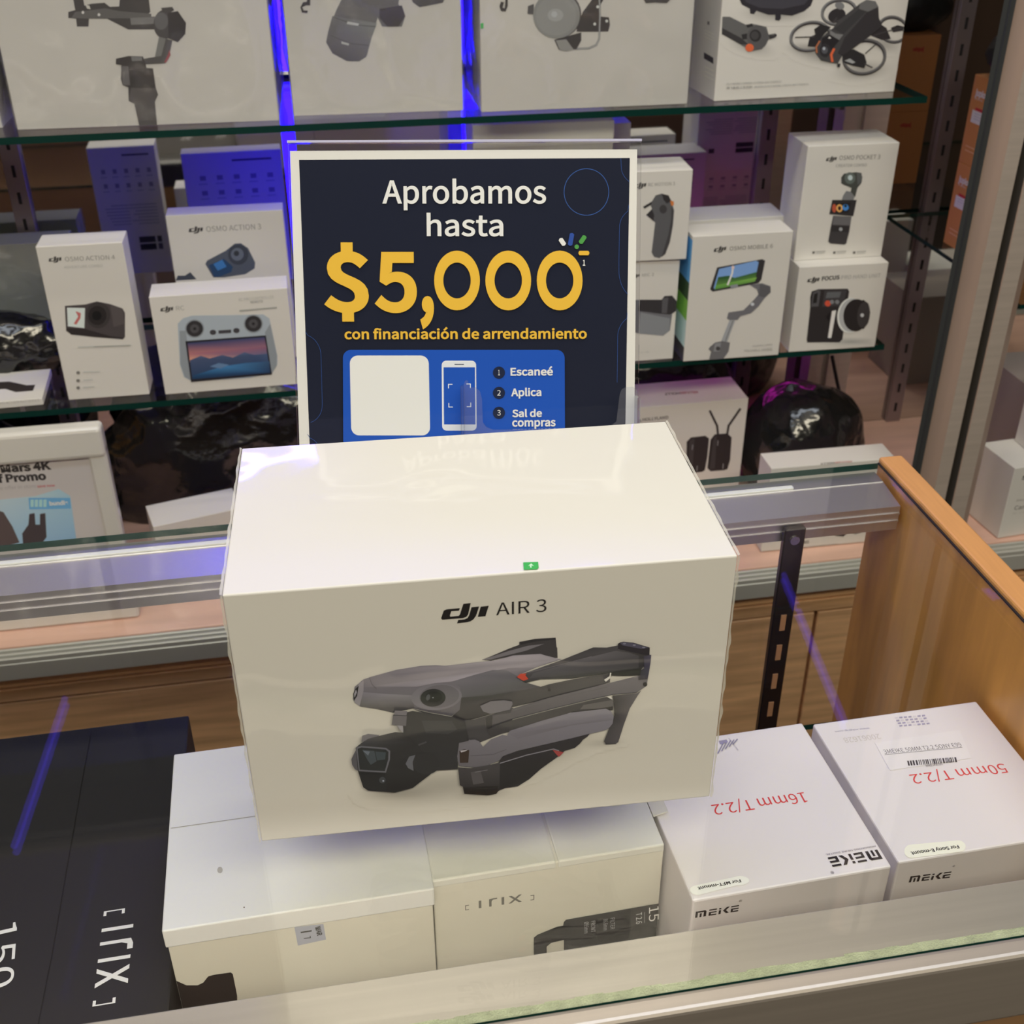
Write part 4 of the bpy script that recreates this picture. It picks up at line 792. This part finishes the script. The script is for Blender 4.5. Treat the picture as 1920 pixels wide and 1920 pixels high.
f.poly(c4((1068, 765), (1130, 740), (1180, 755), (1250, 735), (1310, 750), (1375, 720), (1430, 735), (1503, 728), (1520, 835), (1082, 872)), ['#3d4357', '#4c5166', '#3c4257', '#454b60', '#3a4257', '#4a5268', '#384259', '#404a62', '#1f3049', '#22334a'])
f.poly(c4((1090, 850), (1250, 800), (1380, 780), (1515, 770), (1520, 835), (1082, 872)), ['#1c3b55', '#3c6a8c', '#2d5271', '#31445a', '#1f3049', '#1a2c42']); f.poly(c4((1180, 800), (1230, 780), (1290, 790), (1240, 812)), '#56687d')
f.build('printed_picture')
a3 = Carton('camera_box', -.1748, 1.5300, Z2, -1, .1473, .034, .2054, 'white action camera box standing behind the low remote controller box', base=WB)
f = a3.face('front')
f.shape(LOGO, c4((1062, 46))[0], c4((1145, 40))[0], '#3a332e'); f.text('OSMO ACTION 3', *c4((1162, 44), (1470, 28)), '#7d7367', .0, c4((1162, 14))[0])
f.poly(c4((1155, 225), (1165, 205), (1270, 150), (1320, 110), (1355, 108), (1395, 135), (1435, 215), (1432, 250), (1380, 282), (1260, 300), (1200, 300)), '#46464c'); f.poly(c4((1175, 232), (1260, 195), (1310, 240), (1300, 270), (1230, 298), (1205, 298)), '#23374f'); f.poly(c4((1200, 225), (1250, 200), (1275, 240), (1225, 262)), '#35608c'); f.ell(*c4((1340, 172))[0], 19, 19, '#34343a'); f.ell(*c4((1335, 170))[0], 12, 12, '#55555b'); f.ell(*c4((1330, 165))[0], 5, 5, '#2a2a2e')
f.poly(c4((980, 318), (1000, 290), (1040, 290), (1070, 270), (1105, 310)), '#3a3a40'); f.build('printed_picture')
fl = Carton('battery_box', -.5847, 1.4275, Z2, 1.9, .2352, .0923, .0095, 'flat white box with a row of dark batteries pictured, lying on the lower shelf', base='#d4cdbf')
f = fl.face('top', '#cfcabd'); b3 = Q(0, 560, 5.818)
f.poly(b3((-200, 920), (100, 905), (200, 925), (290, 945), (385, 940), (360, 1005), (170, 1020), (60, 985), (-200, 1000)), '#332c28'); f.build('printed_picture')
f = fl.face('front', '#c2b8a8'); f.text('OSMO ACTION BATTERIES', *b3((-60, 1158), (430, 1120)), '#a0968a', .0); f.build('printed_lettering')
m6 = Carton('gimbal_box', .4892, 1.4150, Z2, -1, .1357, .0491, .1751, 'white phone gimbal box showing a golfer on the phone screen, at the shelf edge', base=WB)
f = m6.face('front')
f.shape(LOGO, r5((562, 898))[0], r5((648, 884))[0], '#2f2926'); f.text('OSMO MOBILE 6', *r5((668, 888), (955, 870)), '#5f564e', .0, r5((668, 862))[0])
f.poly(r5((585, 1000), (885, 945), (905, 955), (880, 1080), (860, 1105), (555, 1162), (538, 1145)), '#2e2826'); f.poly(r5((598, 1010), (845, 955), (862, 965), (835, 1095), (568, 1148), (562, 1135)), '#6e86ad')
f.poly(r5((592, 1065), (660, 1055), (700, 1070), (850, 1030), (835, 1095), (568, 1148)), ['#24401f', '#2c4a26', '#33542a', '#2d4c27', '#5c7a34', '#637f3a']); f.poly(r5((575, 1120), (850, 1065), (835, 1095), (568, 1148)), ['#5f8a3a', '#76963f', '#5d7f35', '#4f7530']); f.line(r5((690, 1000), (685, 1040), (655, 1115)), 3.4, '#d5cbc6'); f.ell(*r5((690, 1000))[0], 2.8, 3.4, '#c9a89a')
f.poly(r5((670, 1120), (720, 1110), (725, 1130), (680, 1142)), '#7d7672'); f.poly(r5((800, 1115), (885, 1105), (940, 1125), (942, 1165), (900, 1205), (860, 1260), (810, 1305), (740, 1325), (720, 1350), (670, 1352), (650, 1340), (660, 1300), (760, 1285), (830, 1215), (860, 1180), (850, 1145)), '#625a58'); f.poly(r5((870, 1110), (940, 1128), (940, 1165), (900, 1200), (860, 1190)), '#524b49'); f.ell(*r5((820, 1245))[0], 3.4, 3, '#b3aaa4')
f.poly(r5((668, 1350), (705, 1350), (650, 1500), (610, 1495)), '#8e8680'); f.line(r5((690, 1355), (640, 1490)), 1.4, '#5b5350'); f.poly(r5((570, 1500), (620, 1490), (670, 1500), (660, 1560), (625, 1615), (530, 1620), (545, 1560), (528, 1545), (535, 1530)), '#5f5753'); f.poly(r5((570, 1505), (610, 1500), (600, 1560), (560, 1560)), '#79716c'); f.ell(*r5((590, 1540))[0], 4, 4, '#3d3633')
for y, x in ((1528, 820), (1545, 900), (1562, 765)): f.text('FOLDABLE GIMBAL', *r5((x, y), (955, y - 10)), '#8d8276', .0)
f.build('printed_picture')
f = m6.face('left', '#8d8a90')
q = lambda a, b, c, d, col: f.poly([(a * m6.D, b * m6.H), (c * m6.D, b * m6.H), (c * m6.D, d * m6.H), (a * m6.D, d * m6.H)], col, uv=True)
q(0, .62, 1, .97, '#3d6ea6'); q(0, .5, 1, .64, '#243626'); q(0, .34, 1, .5, '#54803a'); q(0, .12, 1, .34, '#7f93ab'); q(0, 0, 1, .12, '#2b2a30'); f.build('side_print')
m6b = Carton('gimbal_box', .4410, 1.500, Z2, -.5, .2080, .06, .168, 'plain white box lying behind the phone gimbal box, only its top showing', base=WB)
fp = Carton('hand_unit_box', .6422, 1.4189, Z2, -2.0, .1254, .060, .1227, 'white box showing a black hand unit with a dial, under the pocket camera box', base=WB)
f = fp.face('front')
f.shape(LOGO, r5((1185, 1100))[0], r5((1268, 1090))[0], '#241e1b'); f.text('FOCUS', *r5((1282, 1088), (1400, 1078)), '#3a332e', .015, r5((1282, 1062))[0]); f.text('PRO HAND UNIT', *r5((1412, 1080), (1672, 1066)), '#8d8276', .0, r5((1412, 1054))[0])
f.glow(*r5((1480, 1495))[0], 60, 9, '#8f8578')
f.poly(r5((1205, 1200), (1215, 1160), (1260, 1145), (1455, 1142), (1465, 1160), (1445, 1290), (1420, 1480), (1400, 1500), (1185, 1500), (1182, 1480), (1205, 1270)), '#28211f'); f.poly(r5((1225, 1165), (1260, 1150), (1275, 1160), (1260, 1260), (1210, 1262)), '#4a4340'); f.poly(r5((1232, 1178), (1256, 1168), (1248, 1235), (1222, 1240)), '#1d1816')
f.poly(r5((1300, 1155), (1450, 1150), (1425, 1255), (1285, 1262)), '#38312f'); f.poly(r5((1318, 1165), (1412, 1162), (1400, 1200), (1308, 1205)), '#55504d'); f.ell(*r5((1322, 1240))[0], 5.6, 5.6, '#b5432c')
for x in (1350, 1385): f.ell(*r5((x, 1230))[0], 4, 4, '#6f6864')
f.poly(r5((1350, 1290), (1378, 1285), (1345, 1470), (1322, 1470)), '#c9bfb2'); f.poly(r5((1310, 1330), (1340, 1290), (1330, 1360)), '#171211')
f.ell(*r5((1470, 1320))[0], 85 / 3.5556, 118 / 3.5556, '#c4bab0', .15, 36); f.ell(*r5((1480, 1318))[0], 82 / 3.5556, 112 / 3.5556, '#9d938a', .15, 36); f.ell(*r5((1510, 1318))[0], 84 / 3.5556, 108 / 3.5556, '#231c1a', .15, 36); f.poly(r5((1560, 1215), (1592, 1240), (1605, 1300), (1590, 1370), (1560, 1410), (1520, 1405), (1520, 1230)), '#231c1a'); f.ell(*r5((1560, 1315))[0], 42 / 3.5556, 88 / 3.5556, '#352d2a', .12, 30); f.ell(*r5((1551, 1318))[0], 3.4, 3.6, '#a79d94')
f.build('printed_picture')
p3 = Carton('camera_box', .6436, 1.4428, Z2 + .1230, -1.9, .1239, .0727, .1524, 'white pocket camera box with a stick camera pictured, standing on the hand unit box', base=WB)
f = p3.face('front')
f.shape(LOGO, r5((1310, 292))[0], r5((1383, 284))[0], '#241e1b'); f.text('OSMO POCKET 3', *r5((1398, 284), (1670, 277)), '#5f564e', .0, r5((1398, 256))[0]); f.text('CREATOR COMBO', *r5((1375, 331), (1582, 326)), '#8d8276', .006, r5((1375, 312))[0])
f.poly(r5((1412, 400), (1430, 375), (1510, 365), (1545, 370), (1553, 400), (1545, 440), (1520, 470), (1505, 530), (1470, 520), (1480, 470), (1430, 450), (1412, 440)), '#3d3a33'); f.ell(*r5((1470, 405))[0], 10, 11, '#55564d'); f.ell(*r5((1472, 402))[0], 4.5, 5, '#a9aaa0'); f.poly(r5((1515, 368), (1548, 372), (1550, 430), (1520, 450)), '#4f4b46'); f.poly(r5((1425, 520), (1445, 490), (1475, 495), (1500, 525), (1495, 550), (1415, 550)), '#6b645f')
f.poly(r5((1352, 550), (1515, 550), (1492, 658), (1332, 645)), '#2b2523'); f.poly(r5((1362, 572), (1475, 568), (1460, 635), (1345, 632)), '#1d1716'); f.ell(*r5((1365, 605))[0], 4, 8, '#a0452e'); f.ell(*r5((1400, 605))[0], 6, 7.5, '#c98d4a'); f.ell(*r5((1400, 605))[0], 3, 4, '#301c18'); f.ell(*r5((1440, 600))[0], 6, 6, '#3d6d9c'); f.ell(*r5((1440, 590))[0], 2.5, 2.5, '#15151a')
f.poly(r5((1358, 655), (1480, 660), (1465, 760), (1445, 840), (1430, 848), (1340, 840), (1325, 828), (1340, 740)), '#352e2c'); f.poly(r5((1362, 658), (1478, 662), (1468, 720), (1352, 715)), '#5a524e'); f.poly(r5((1345, 720), (1465, 725), (1460, 765), (1340, 760)), '#2a2422'); f.ell(*r5((1408, 745))[0], 3.4, 3.4, '#8c857f')
for x in (1220, 1358, 1490): f.poly(r5((x, 893), (x + 16, 892), (x + 14, 908), (x - 2, 909)), '#5b524a'); f.line(r5((x + 24, 895), (x + 85, 891)), 1.4, '#8f8478'); f.line(r5((x + 24, 906), (x + 80, 902)), 1.4, '#9d9285')
f.build('printed_picture')
mic = Carton('microphone_box', .300, 1.430, Z2, -.8, .1784, .075, .1425, 'white wireless microphone box with a grey charging case pictured, lower of two behind the sign', base=WB)
f = mic.face('front')
f.shape(LOGO, r5((10, 1070))[0], r5((70, 1060))[0], '#2f2926'); f.text('MIC 2', *r5((85, 1062), (163, 1056)), '#7d7367', .0, r5((85, 1042))[0])
f.poly(r5((-60, 1225), (70, 1215), (215, 1215), (235, 1190), (285, 1188), (320, 1225), (318, 1290), (285, 1310), (270, 1420), (225, 1455), (60, 1440), (-80, 1400)), '#605957'); f.poly(r5((70, 1215), (215, 1215), (235, 1190), (285, 1188), (320, 1225), (318, 1290), (270, 1315), (215, 1310), (60, 1290)), '#2f2928'); f.poly(r5((220, 1205), (260, 1200), (250, 1305), (215, 1305)), '#4c4543'); f.poly(r5((75, 1300), (270, 1340), (265, 1420), (225, 1455), (60, 1440)), '#76706c')
f.text('2 TX + 1 RX', *r5((60, 1575), (130, 1568)), '#9a8f82', 0); f.build('printed_picture')
rcm = Carton('controller_box', .3050, 1.4300, Z2 + .1428, -2.6, .1800, .0624, .1166, 'white motion controller box with a grey joystick grip pictured, on top of the microphone box', base=WB)
f = rcm.face('front')
f.shape(LOGO, r5((30, 472))[0], r5((115, 460))[0], '#2f2926'); f.text('RC MOTION 3', *r5((125, 460), (303, 452)), '#7d7367', .0, r5((125, 438))[0])
f.poly(r5((92, 595), (150, 560), (175, 520), (215, 508), (260, 520), (280, 555), (298, 620), (290, 720), (270, 830), (240, 910), (200, 938), (165, 930), (148, 900), (160, 800), (172, 700), (130, 665), (112, 650), (150, 610), (140, 580), (100, 608)), '#4f4946'); f.poly(r5((215, 508), (262, 520), (275, 560), (250, 575), (228, 550)), '#2a2423'); f.poly(r5((272, 555), (296, 560), (296, 585), (280, 590)), '#b5622c'); f.ell(*r5((225, 612))[0], 7, 8, '#37312f'); f.poly(r5((280, 600), (298, 620), (290, 720), (270, 830), (240, 910), (215, 930), (260, 780), (278, 680)), '#3b3533'); f.poly(r5((92, 595), (150, 562), (145, 582), (100, 608)), '#262120'); f.poly(r5((112, 650), (152, 615), (165, 650), (160, 690)), '#2d2726')
f.build('printed_picture')
bh = Carton('camera_box', .2205, 1.515, Z2, -1.8, .1828, .09, .3029, 'tall plain white box rising behind the poster stand under the upper shelf', base=WB)
MB().box((-bh.W / 2 - .0006, -bh.D / 2 - .0006, bh.H - .03), (bh.W / 2 + .0006, bh.D / 2 + .0006, bh.H + .0008), .001).build('lid', CARD, bh.root, ink=CARTON)
bk = Carton('camera_box', .3350, 1.6120, Z2, -.5, .120, .068, .275, 'white box standing behind the motion controller box, its shoulder showing', base=WB)
for b in (a4, rc, a3, m6, m6b, fp, p3, rcm, mic, bh, bk): b.backprint()

# ---------------------------------------------------------------- things on the cabinet deck
hol = Q(1160, 640, 2.5263)
h1 = Carton('transmitter_box', .4478, 1.4785, ZD + .0004, .2, .1685, .0774, .176, 'white box showing two black wireless transmitters with antennas, behind the drone box', base=WB)
f = h1.face('front')
f.text('HOLLYLAND', *hol((112, 378), (235, 366)), '#554b45', .01, hol((112, 364))[0]); f.poly(hol((92, 382), (100, 366), (108, 381)), '#554b45')
f.poly(hol((322, 475), (342, 455), (410, 447), (428, 460), (420, 545), (408, 610), (395, 618), (335, 625), (320, 590)), '#2a211f'); f.poly(hol((335, 470), (350, 460), (360, 460), (350, 600), (332, 610)), '#39302d')
f.poly(hol((435, 465), (455, 440), (515, 436), (535, 455), (528, 560), (515, 605), (500, 610), (435, 615), (420, 600)), '#2a211f'); f.poly(hol((450, 455), (465, 445), (455, 600), (430, 608)), '#39302d')
f.line(hol((432, 330), (466, 400), (470, 440)), 4.2, '#2f2624'); f.line(hol((575, 320), (520, 400), (514, 438)), 4.2, '#2f2624')
for x, y in ((350, 490), (495, 580), (372, 590), (470, 470)): f.line(hol((x, y), (x - 2, y + 22)), 1.6, '#7a706a')
f.build('printed_picture')
f = h1.face('top', '#d8d2c4'); f.text('HOLLYLAND', *hol((372, 236), (288, 240)), '#a24b42', .012, hol((372, 246))[0]); f.text('HOLLY', *hol((286, 241), (214, 246)), '#4d4540', .012, hol((286, 251))[0]); f.build('printed_lettering')
h2 = Carton('transmitter_box', .6013, 1.3352, ZD + .0014, -.9, .1824, .045, .1373, 'long white wireless transmitter box at the deck front, seen over the counter rear', base=WB)
f = h2.face('top', '#d8d2c4'); f.text('HOLLYLAND', *hol((1102, 566), (1020, 572)), '#a24b42', .012, hol((1102, 578))[0]); f.text('HOLLY', *hol((1018, 572), (952, 578)), '#4d4540', .012, hol((1018, 584))[0]); f.build('printed_lettering')
f = h2.face('front', '#b5aca0')
c3 = Q(1300, 940, 3.0968)
f.poly(c3((640, 175), (700, 160), (810, 155), (810, 180), (770, 200), (720, 185), (690, 210), (645, 208)), '#4d443f'); f.poly(c3((818, 185), (850, 155), (1000, 140), (1000, 175), (940, 190), (900, 180), (870, 205), (822, 200)), '#332b28')
f.text('(MARS 400S PRO)', *c3((520, 262), (670, 242)), '#4d4540', .012, c3((520, 246))[0]); f.text('Wireless HD Video Transmission System', *c3((520, 285), (835, 248)), '#6d645c', .0, c3((520, 274))[0]); f.build('printed_lettering')
wb = Carton('accessory_box', -.2390, 1.398, ZD + .0004, 14.0, .12, .06, .100, 'white box standing askew on the deck between the promo frame and the drone box', base='#cfc8b8')
pf = tag(empty('promo_frame', (-.385, 1.345, ZD + .0004)), 'white framed promotional display with a blue product poster on the deck', 'display frame')
FW, FH = .2366, .2845; WHITEP = mat('white_gloss_plastic', (.80, .79, .75), .25, coat=.4)
mb = MB()
mb.box((-FW / 2, -.012, FH - .042), (FW / 2, .012, FH), .006, seg=3).box((-FW / 2, -.011, 0), (FW / 2, .011, .03), .003).box((-FW / 2, -.009, .02), (-FW / 2 + .022, .009, FH - .03), .003).box((FW / 2 - .022, -.009, .02), (FW / 2, .009, FH - .03), .003)
mb.build('frame', WHITEP, pf)
MB().box((-FW / 2 + .018, -.003, .025), (FW / 2 - .018, .003, FH - .038)).build('poster', CARD, pf, ink=(.74, .71, .72))
f = Face(pf, V((-.385 - FW / 2, 1.342, ZD)), V((1, 0, 0)), V((0, 0, 1)), '#c2b6b4', (.74, .71, .72))
f.text('nd Mars 4K', *c4((-105, 1405), (290, 1378)), '#3b3536', .02, c4((-105, 1362))[0]); f.text('off Promo', *c4((-75, 1458), (262, 1436)), '#3b3536', .02, c4((-75, 1415))[0]); f.text('limited time offer in store', *c4((-150, 1505), (205, 1482)), '#a89c9c', 0); f.text('save now', *c4((210, 1482), (310, 1476)), '#c06a70', .01)
f.poly(c4((-100, 1560), (200, 1530), (330, 1490), (395, 1530), (430, 1780), (-100, 1840)), ['#b9c3d4', '#b4c4d8', '#a9c0d8', '#a3bcd6', '#8faecf', '#9db4cd']); f.poly(c4((160, 1540), (395, 1540), (400, 1600), (165, 1605)), '#6fa3cf'); f.text('bundle', *c4((280, 1582), (385, 1576)), '#dfe9f2', .02)
for i in range(4): f.poly(c4((172 + i * 24, 1550), (190 + i * 24, 1549), (190 + i * 24, 1590), (172 + i * 24, 1591)), '#a9c9e2'); f.z -= f.step
f.z += 1e-4
f.poly(c4((165, 1630), (195, 1625), (200, 1690), (225, 1690), (225, 1630), (255, 1625), (262, 1760), (240, 1790), (130, 1800), (125, 1740), (160, 1690)), '#4a3f42'); f.poly(c4((-40, 1600), (20, 1620), (70, 1700), (110, 1790), (-40, 1830)), '#5b4c4c'); f.build('poster_print')
def bag(name, label, c, r, seed, flat, amp=.22, freq=7, m=BLACKFILM, cat='bag'):
    return tag(blob(name, c, r, m, seed, amp, freq, None, flat), label, cat)
bag('film_bundle', 'large heap of black film-wrapped goods on the deck, between promo frame and sign', (-.15, 1.605, -.335), (.165, .05, .135), 1, ZD + .0005)
bag('film_bundle', 'glossy black film-wrapped bundle behind the promo frame, under the lower shelf', (-.50, 1.57, -.34), (.125, .065, .115), 5, ZD + .0005)
bag('film_bundle', 'black film-wrapped bundle behind the transmitter box with antennas', (.52, 1.632, -.33), (.13, .04, .12), 9, ZD + .0005, .2, 8)
bag('film_bundle', 'domed black film-wrapped bundle with magenta glints, right of the antenna transmitter box', (.728, 1.52, -.35), (.092, .075, .095), 12, ZD + .0005, .16, 8)
bag('film_bundle', 'dark film-wrapped pouch lying behind the flat battery box on the lower shelf', (-.445, 1.562, -.115), (.115, .034, .04), 21, Z2 + .0004, .3, 14)
GREYF = mat('grey_film_wrap', (.17, .19, .19), .18, spec=.8, bump=.5, bscale=50)
lb = Carton('camera_box', -.47, 1.625, Z2, 0, .150, .05, .15, 'grey film-wrapped box standing at the mirror behind the tall camera box', base='#8a9290', albedo=(.30, .33, .33))
crumple('plastic_wrap', lb.W, lb.D, lb.H, 36, .004, 18, FILM, lb.root, 31)

# ---------------------------------------------------------------- far end: battery boxes, neighbouring cabinet boxes
ORC = (.76, .33, .11)
def orange(x, y, z, W, D, H, label, yaw=0):
    c = Carton('battery_box', x, y, z, yaw, W, D, H, label, group=None, base='#c07a3c', albedo=ORC, m=CARD)
    f = c.face('left', '#c07a3c'); D_, H_ = c.D, c.H
    def r(a, b, c_, d, col): f.poly([(a * D_, b * H_), (c_ * D_, b * H_), (c_ * D_, d * H_), (a * D_, d * H_)], col, uv=True); f.z -= f.step
    vs, fs = glyphs('jupio', .02); f.add([(.10 * D_ + x * .028, .78 * H_ + y * .03) for x, y in vs], fs, [f.ink('#efe3d0')] * len(vs))
    vs, fs = glyphs('BATTERY PACK', .0); f.add([(.10 * D_ + x * .008, .735 * H_ + y * .010) for x, y in vs], fs, [f.ink('#e2cfb4')] * len(vs))
    r(.10, .48, .66, .62, '#e6e2da'); r(.16, .62, .66, .655, '#b5352c')
    for i in range(3): r(.16, .585 - i * .03, .58, .592 - i * .03, '#77808a')
    r(.1, .2, .5, .212, '#d8a06a'); r(.1, .15, .6, .162, '#d8a06a')
    f.build('printed_label'); 
    g = c.face('back', '#c07a3c'); vs, fs = glyphs('jupio', .02); g.add([(.25 * c.W + x * .022, .8 * c.H + y * .022) for x, y in vs], fs, [g.ink('#b5352c')] * len(vs)); g.build('rear_print')
    return c
orange(.925, 1.445, -.0497, .105, .105, .118, 'orange battery box with a white sticker, lower of two on the glass side shelf', 2)
orange(.925, 1.445, .0686, .105, .105, .118, 'orange battery box stacked on another beside the aluminium post', 2)
bagm = bag('camera_pouch', 'black camera pouch lying on the stacked orange battery boxes', (.985, 1.50, .222), (.075, .045, .040), 41, .1868, .15, 11, BLACKP, 'pouch')
gb = Carton('accessory_box', 1.05, 1.445, ZD + .0004, 0, .15, .13, .17, 'grey box on the deck just past the aluminium post', base='#8a8078', albedo=(.36, .31, .29))
kb = Carton('camera_box', .9548, 1.3064, ZD + .0014, 5, .14, .080, .1174, 'white camera box with dark lettering at the deck edge, past the aluminium post', base='#b5aa9c')
rq = Q(1640, 640, 4.5714)
f = kb.face('front'); f.text('SONY', *rq((1258, 1185), (1420, 1165)), '#2d2724', .015, rq((1258, 1155))[0]); f.text('24mm', *rq((1212, 1372), (1330, 1358)), '#6a6058', 0, rq((1212, 1358))[0]); f.text('Camera', *rq((1195, 1445), (1380, 1422)), '#4a423d', 0, rq((1195, 1412))[0]); f.text('for Creators', *rq((1180, 1482), (1380, 1462)), '#9a8f84', 0, rq((1180, 1470))[0]); f.build('printed_lettering')
ku = Carton('camera_box', 1.0, 1.316, ZD + .0014 + .1178, 1, .13, .068, .13, 'white camera box standing on the lettered one past the aluminium post', base='#b5aa9c')
kv = Carton('camera_box', 1.13, 1.316, ZD + .0014, 0, .15, .11, .16, 'white box beyond the two stacked camera boxes, past the post', base='#b5aa9c')
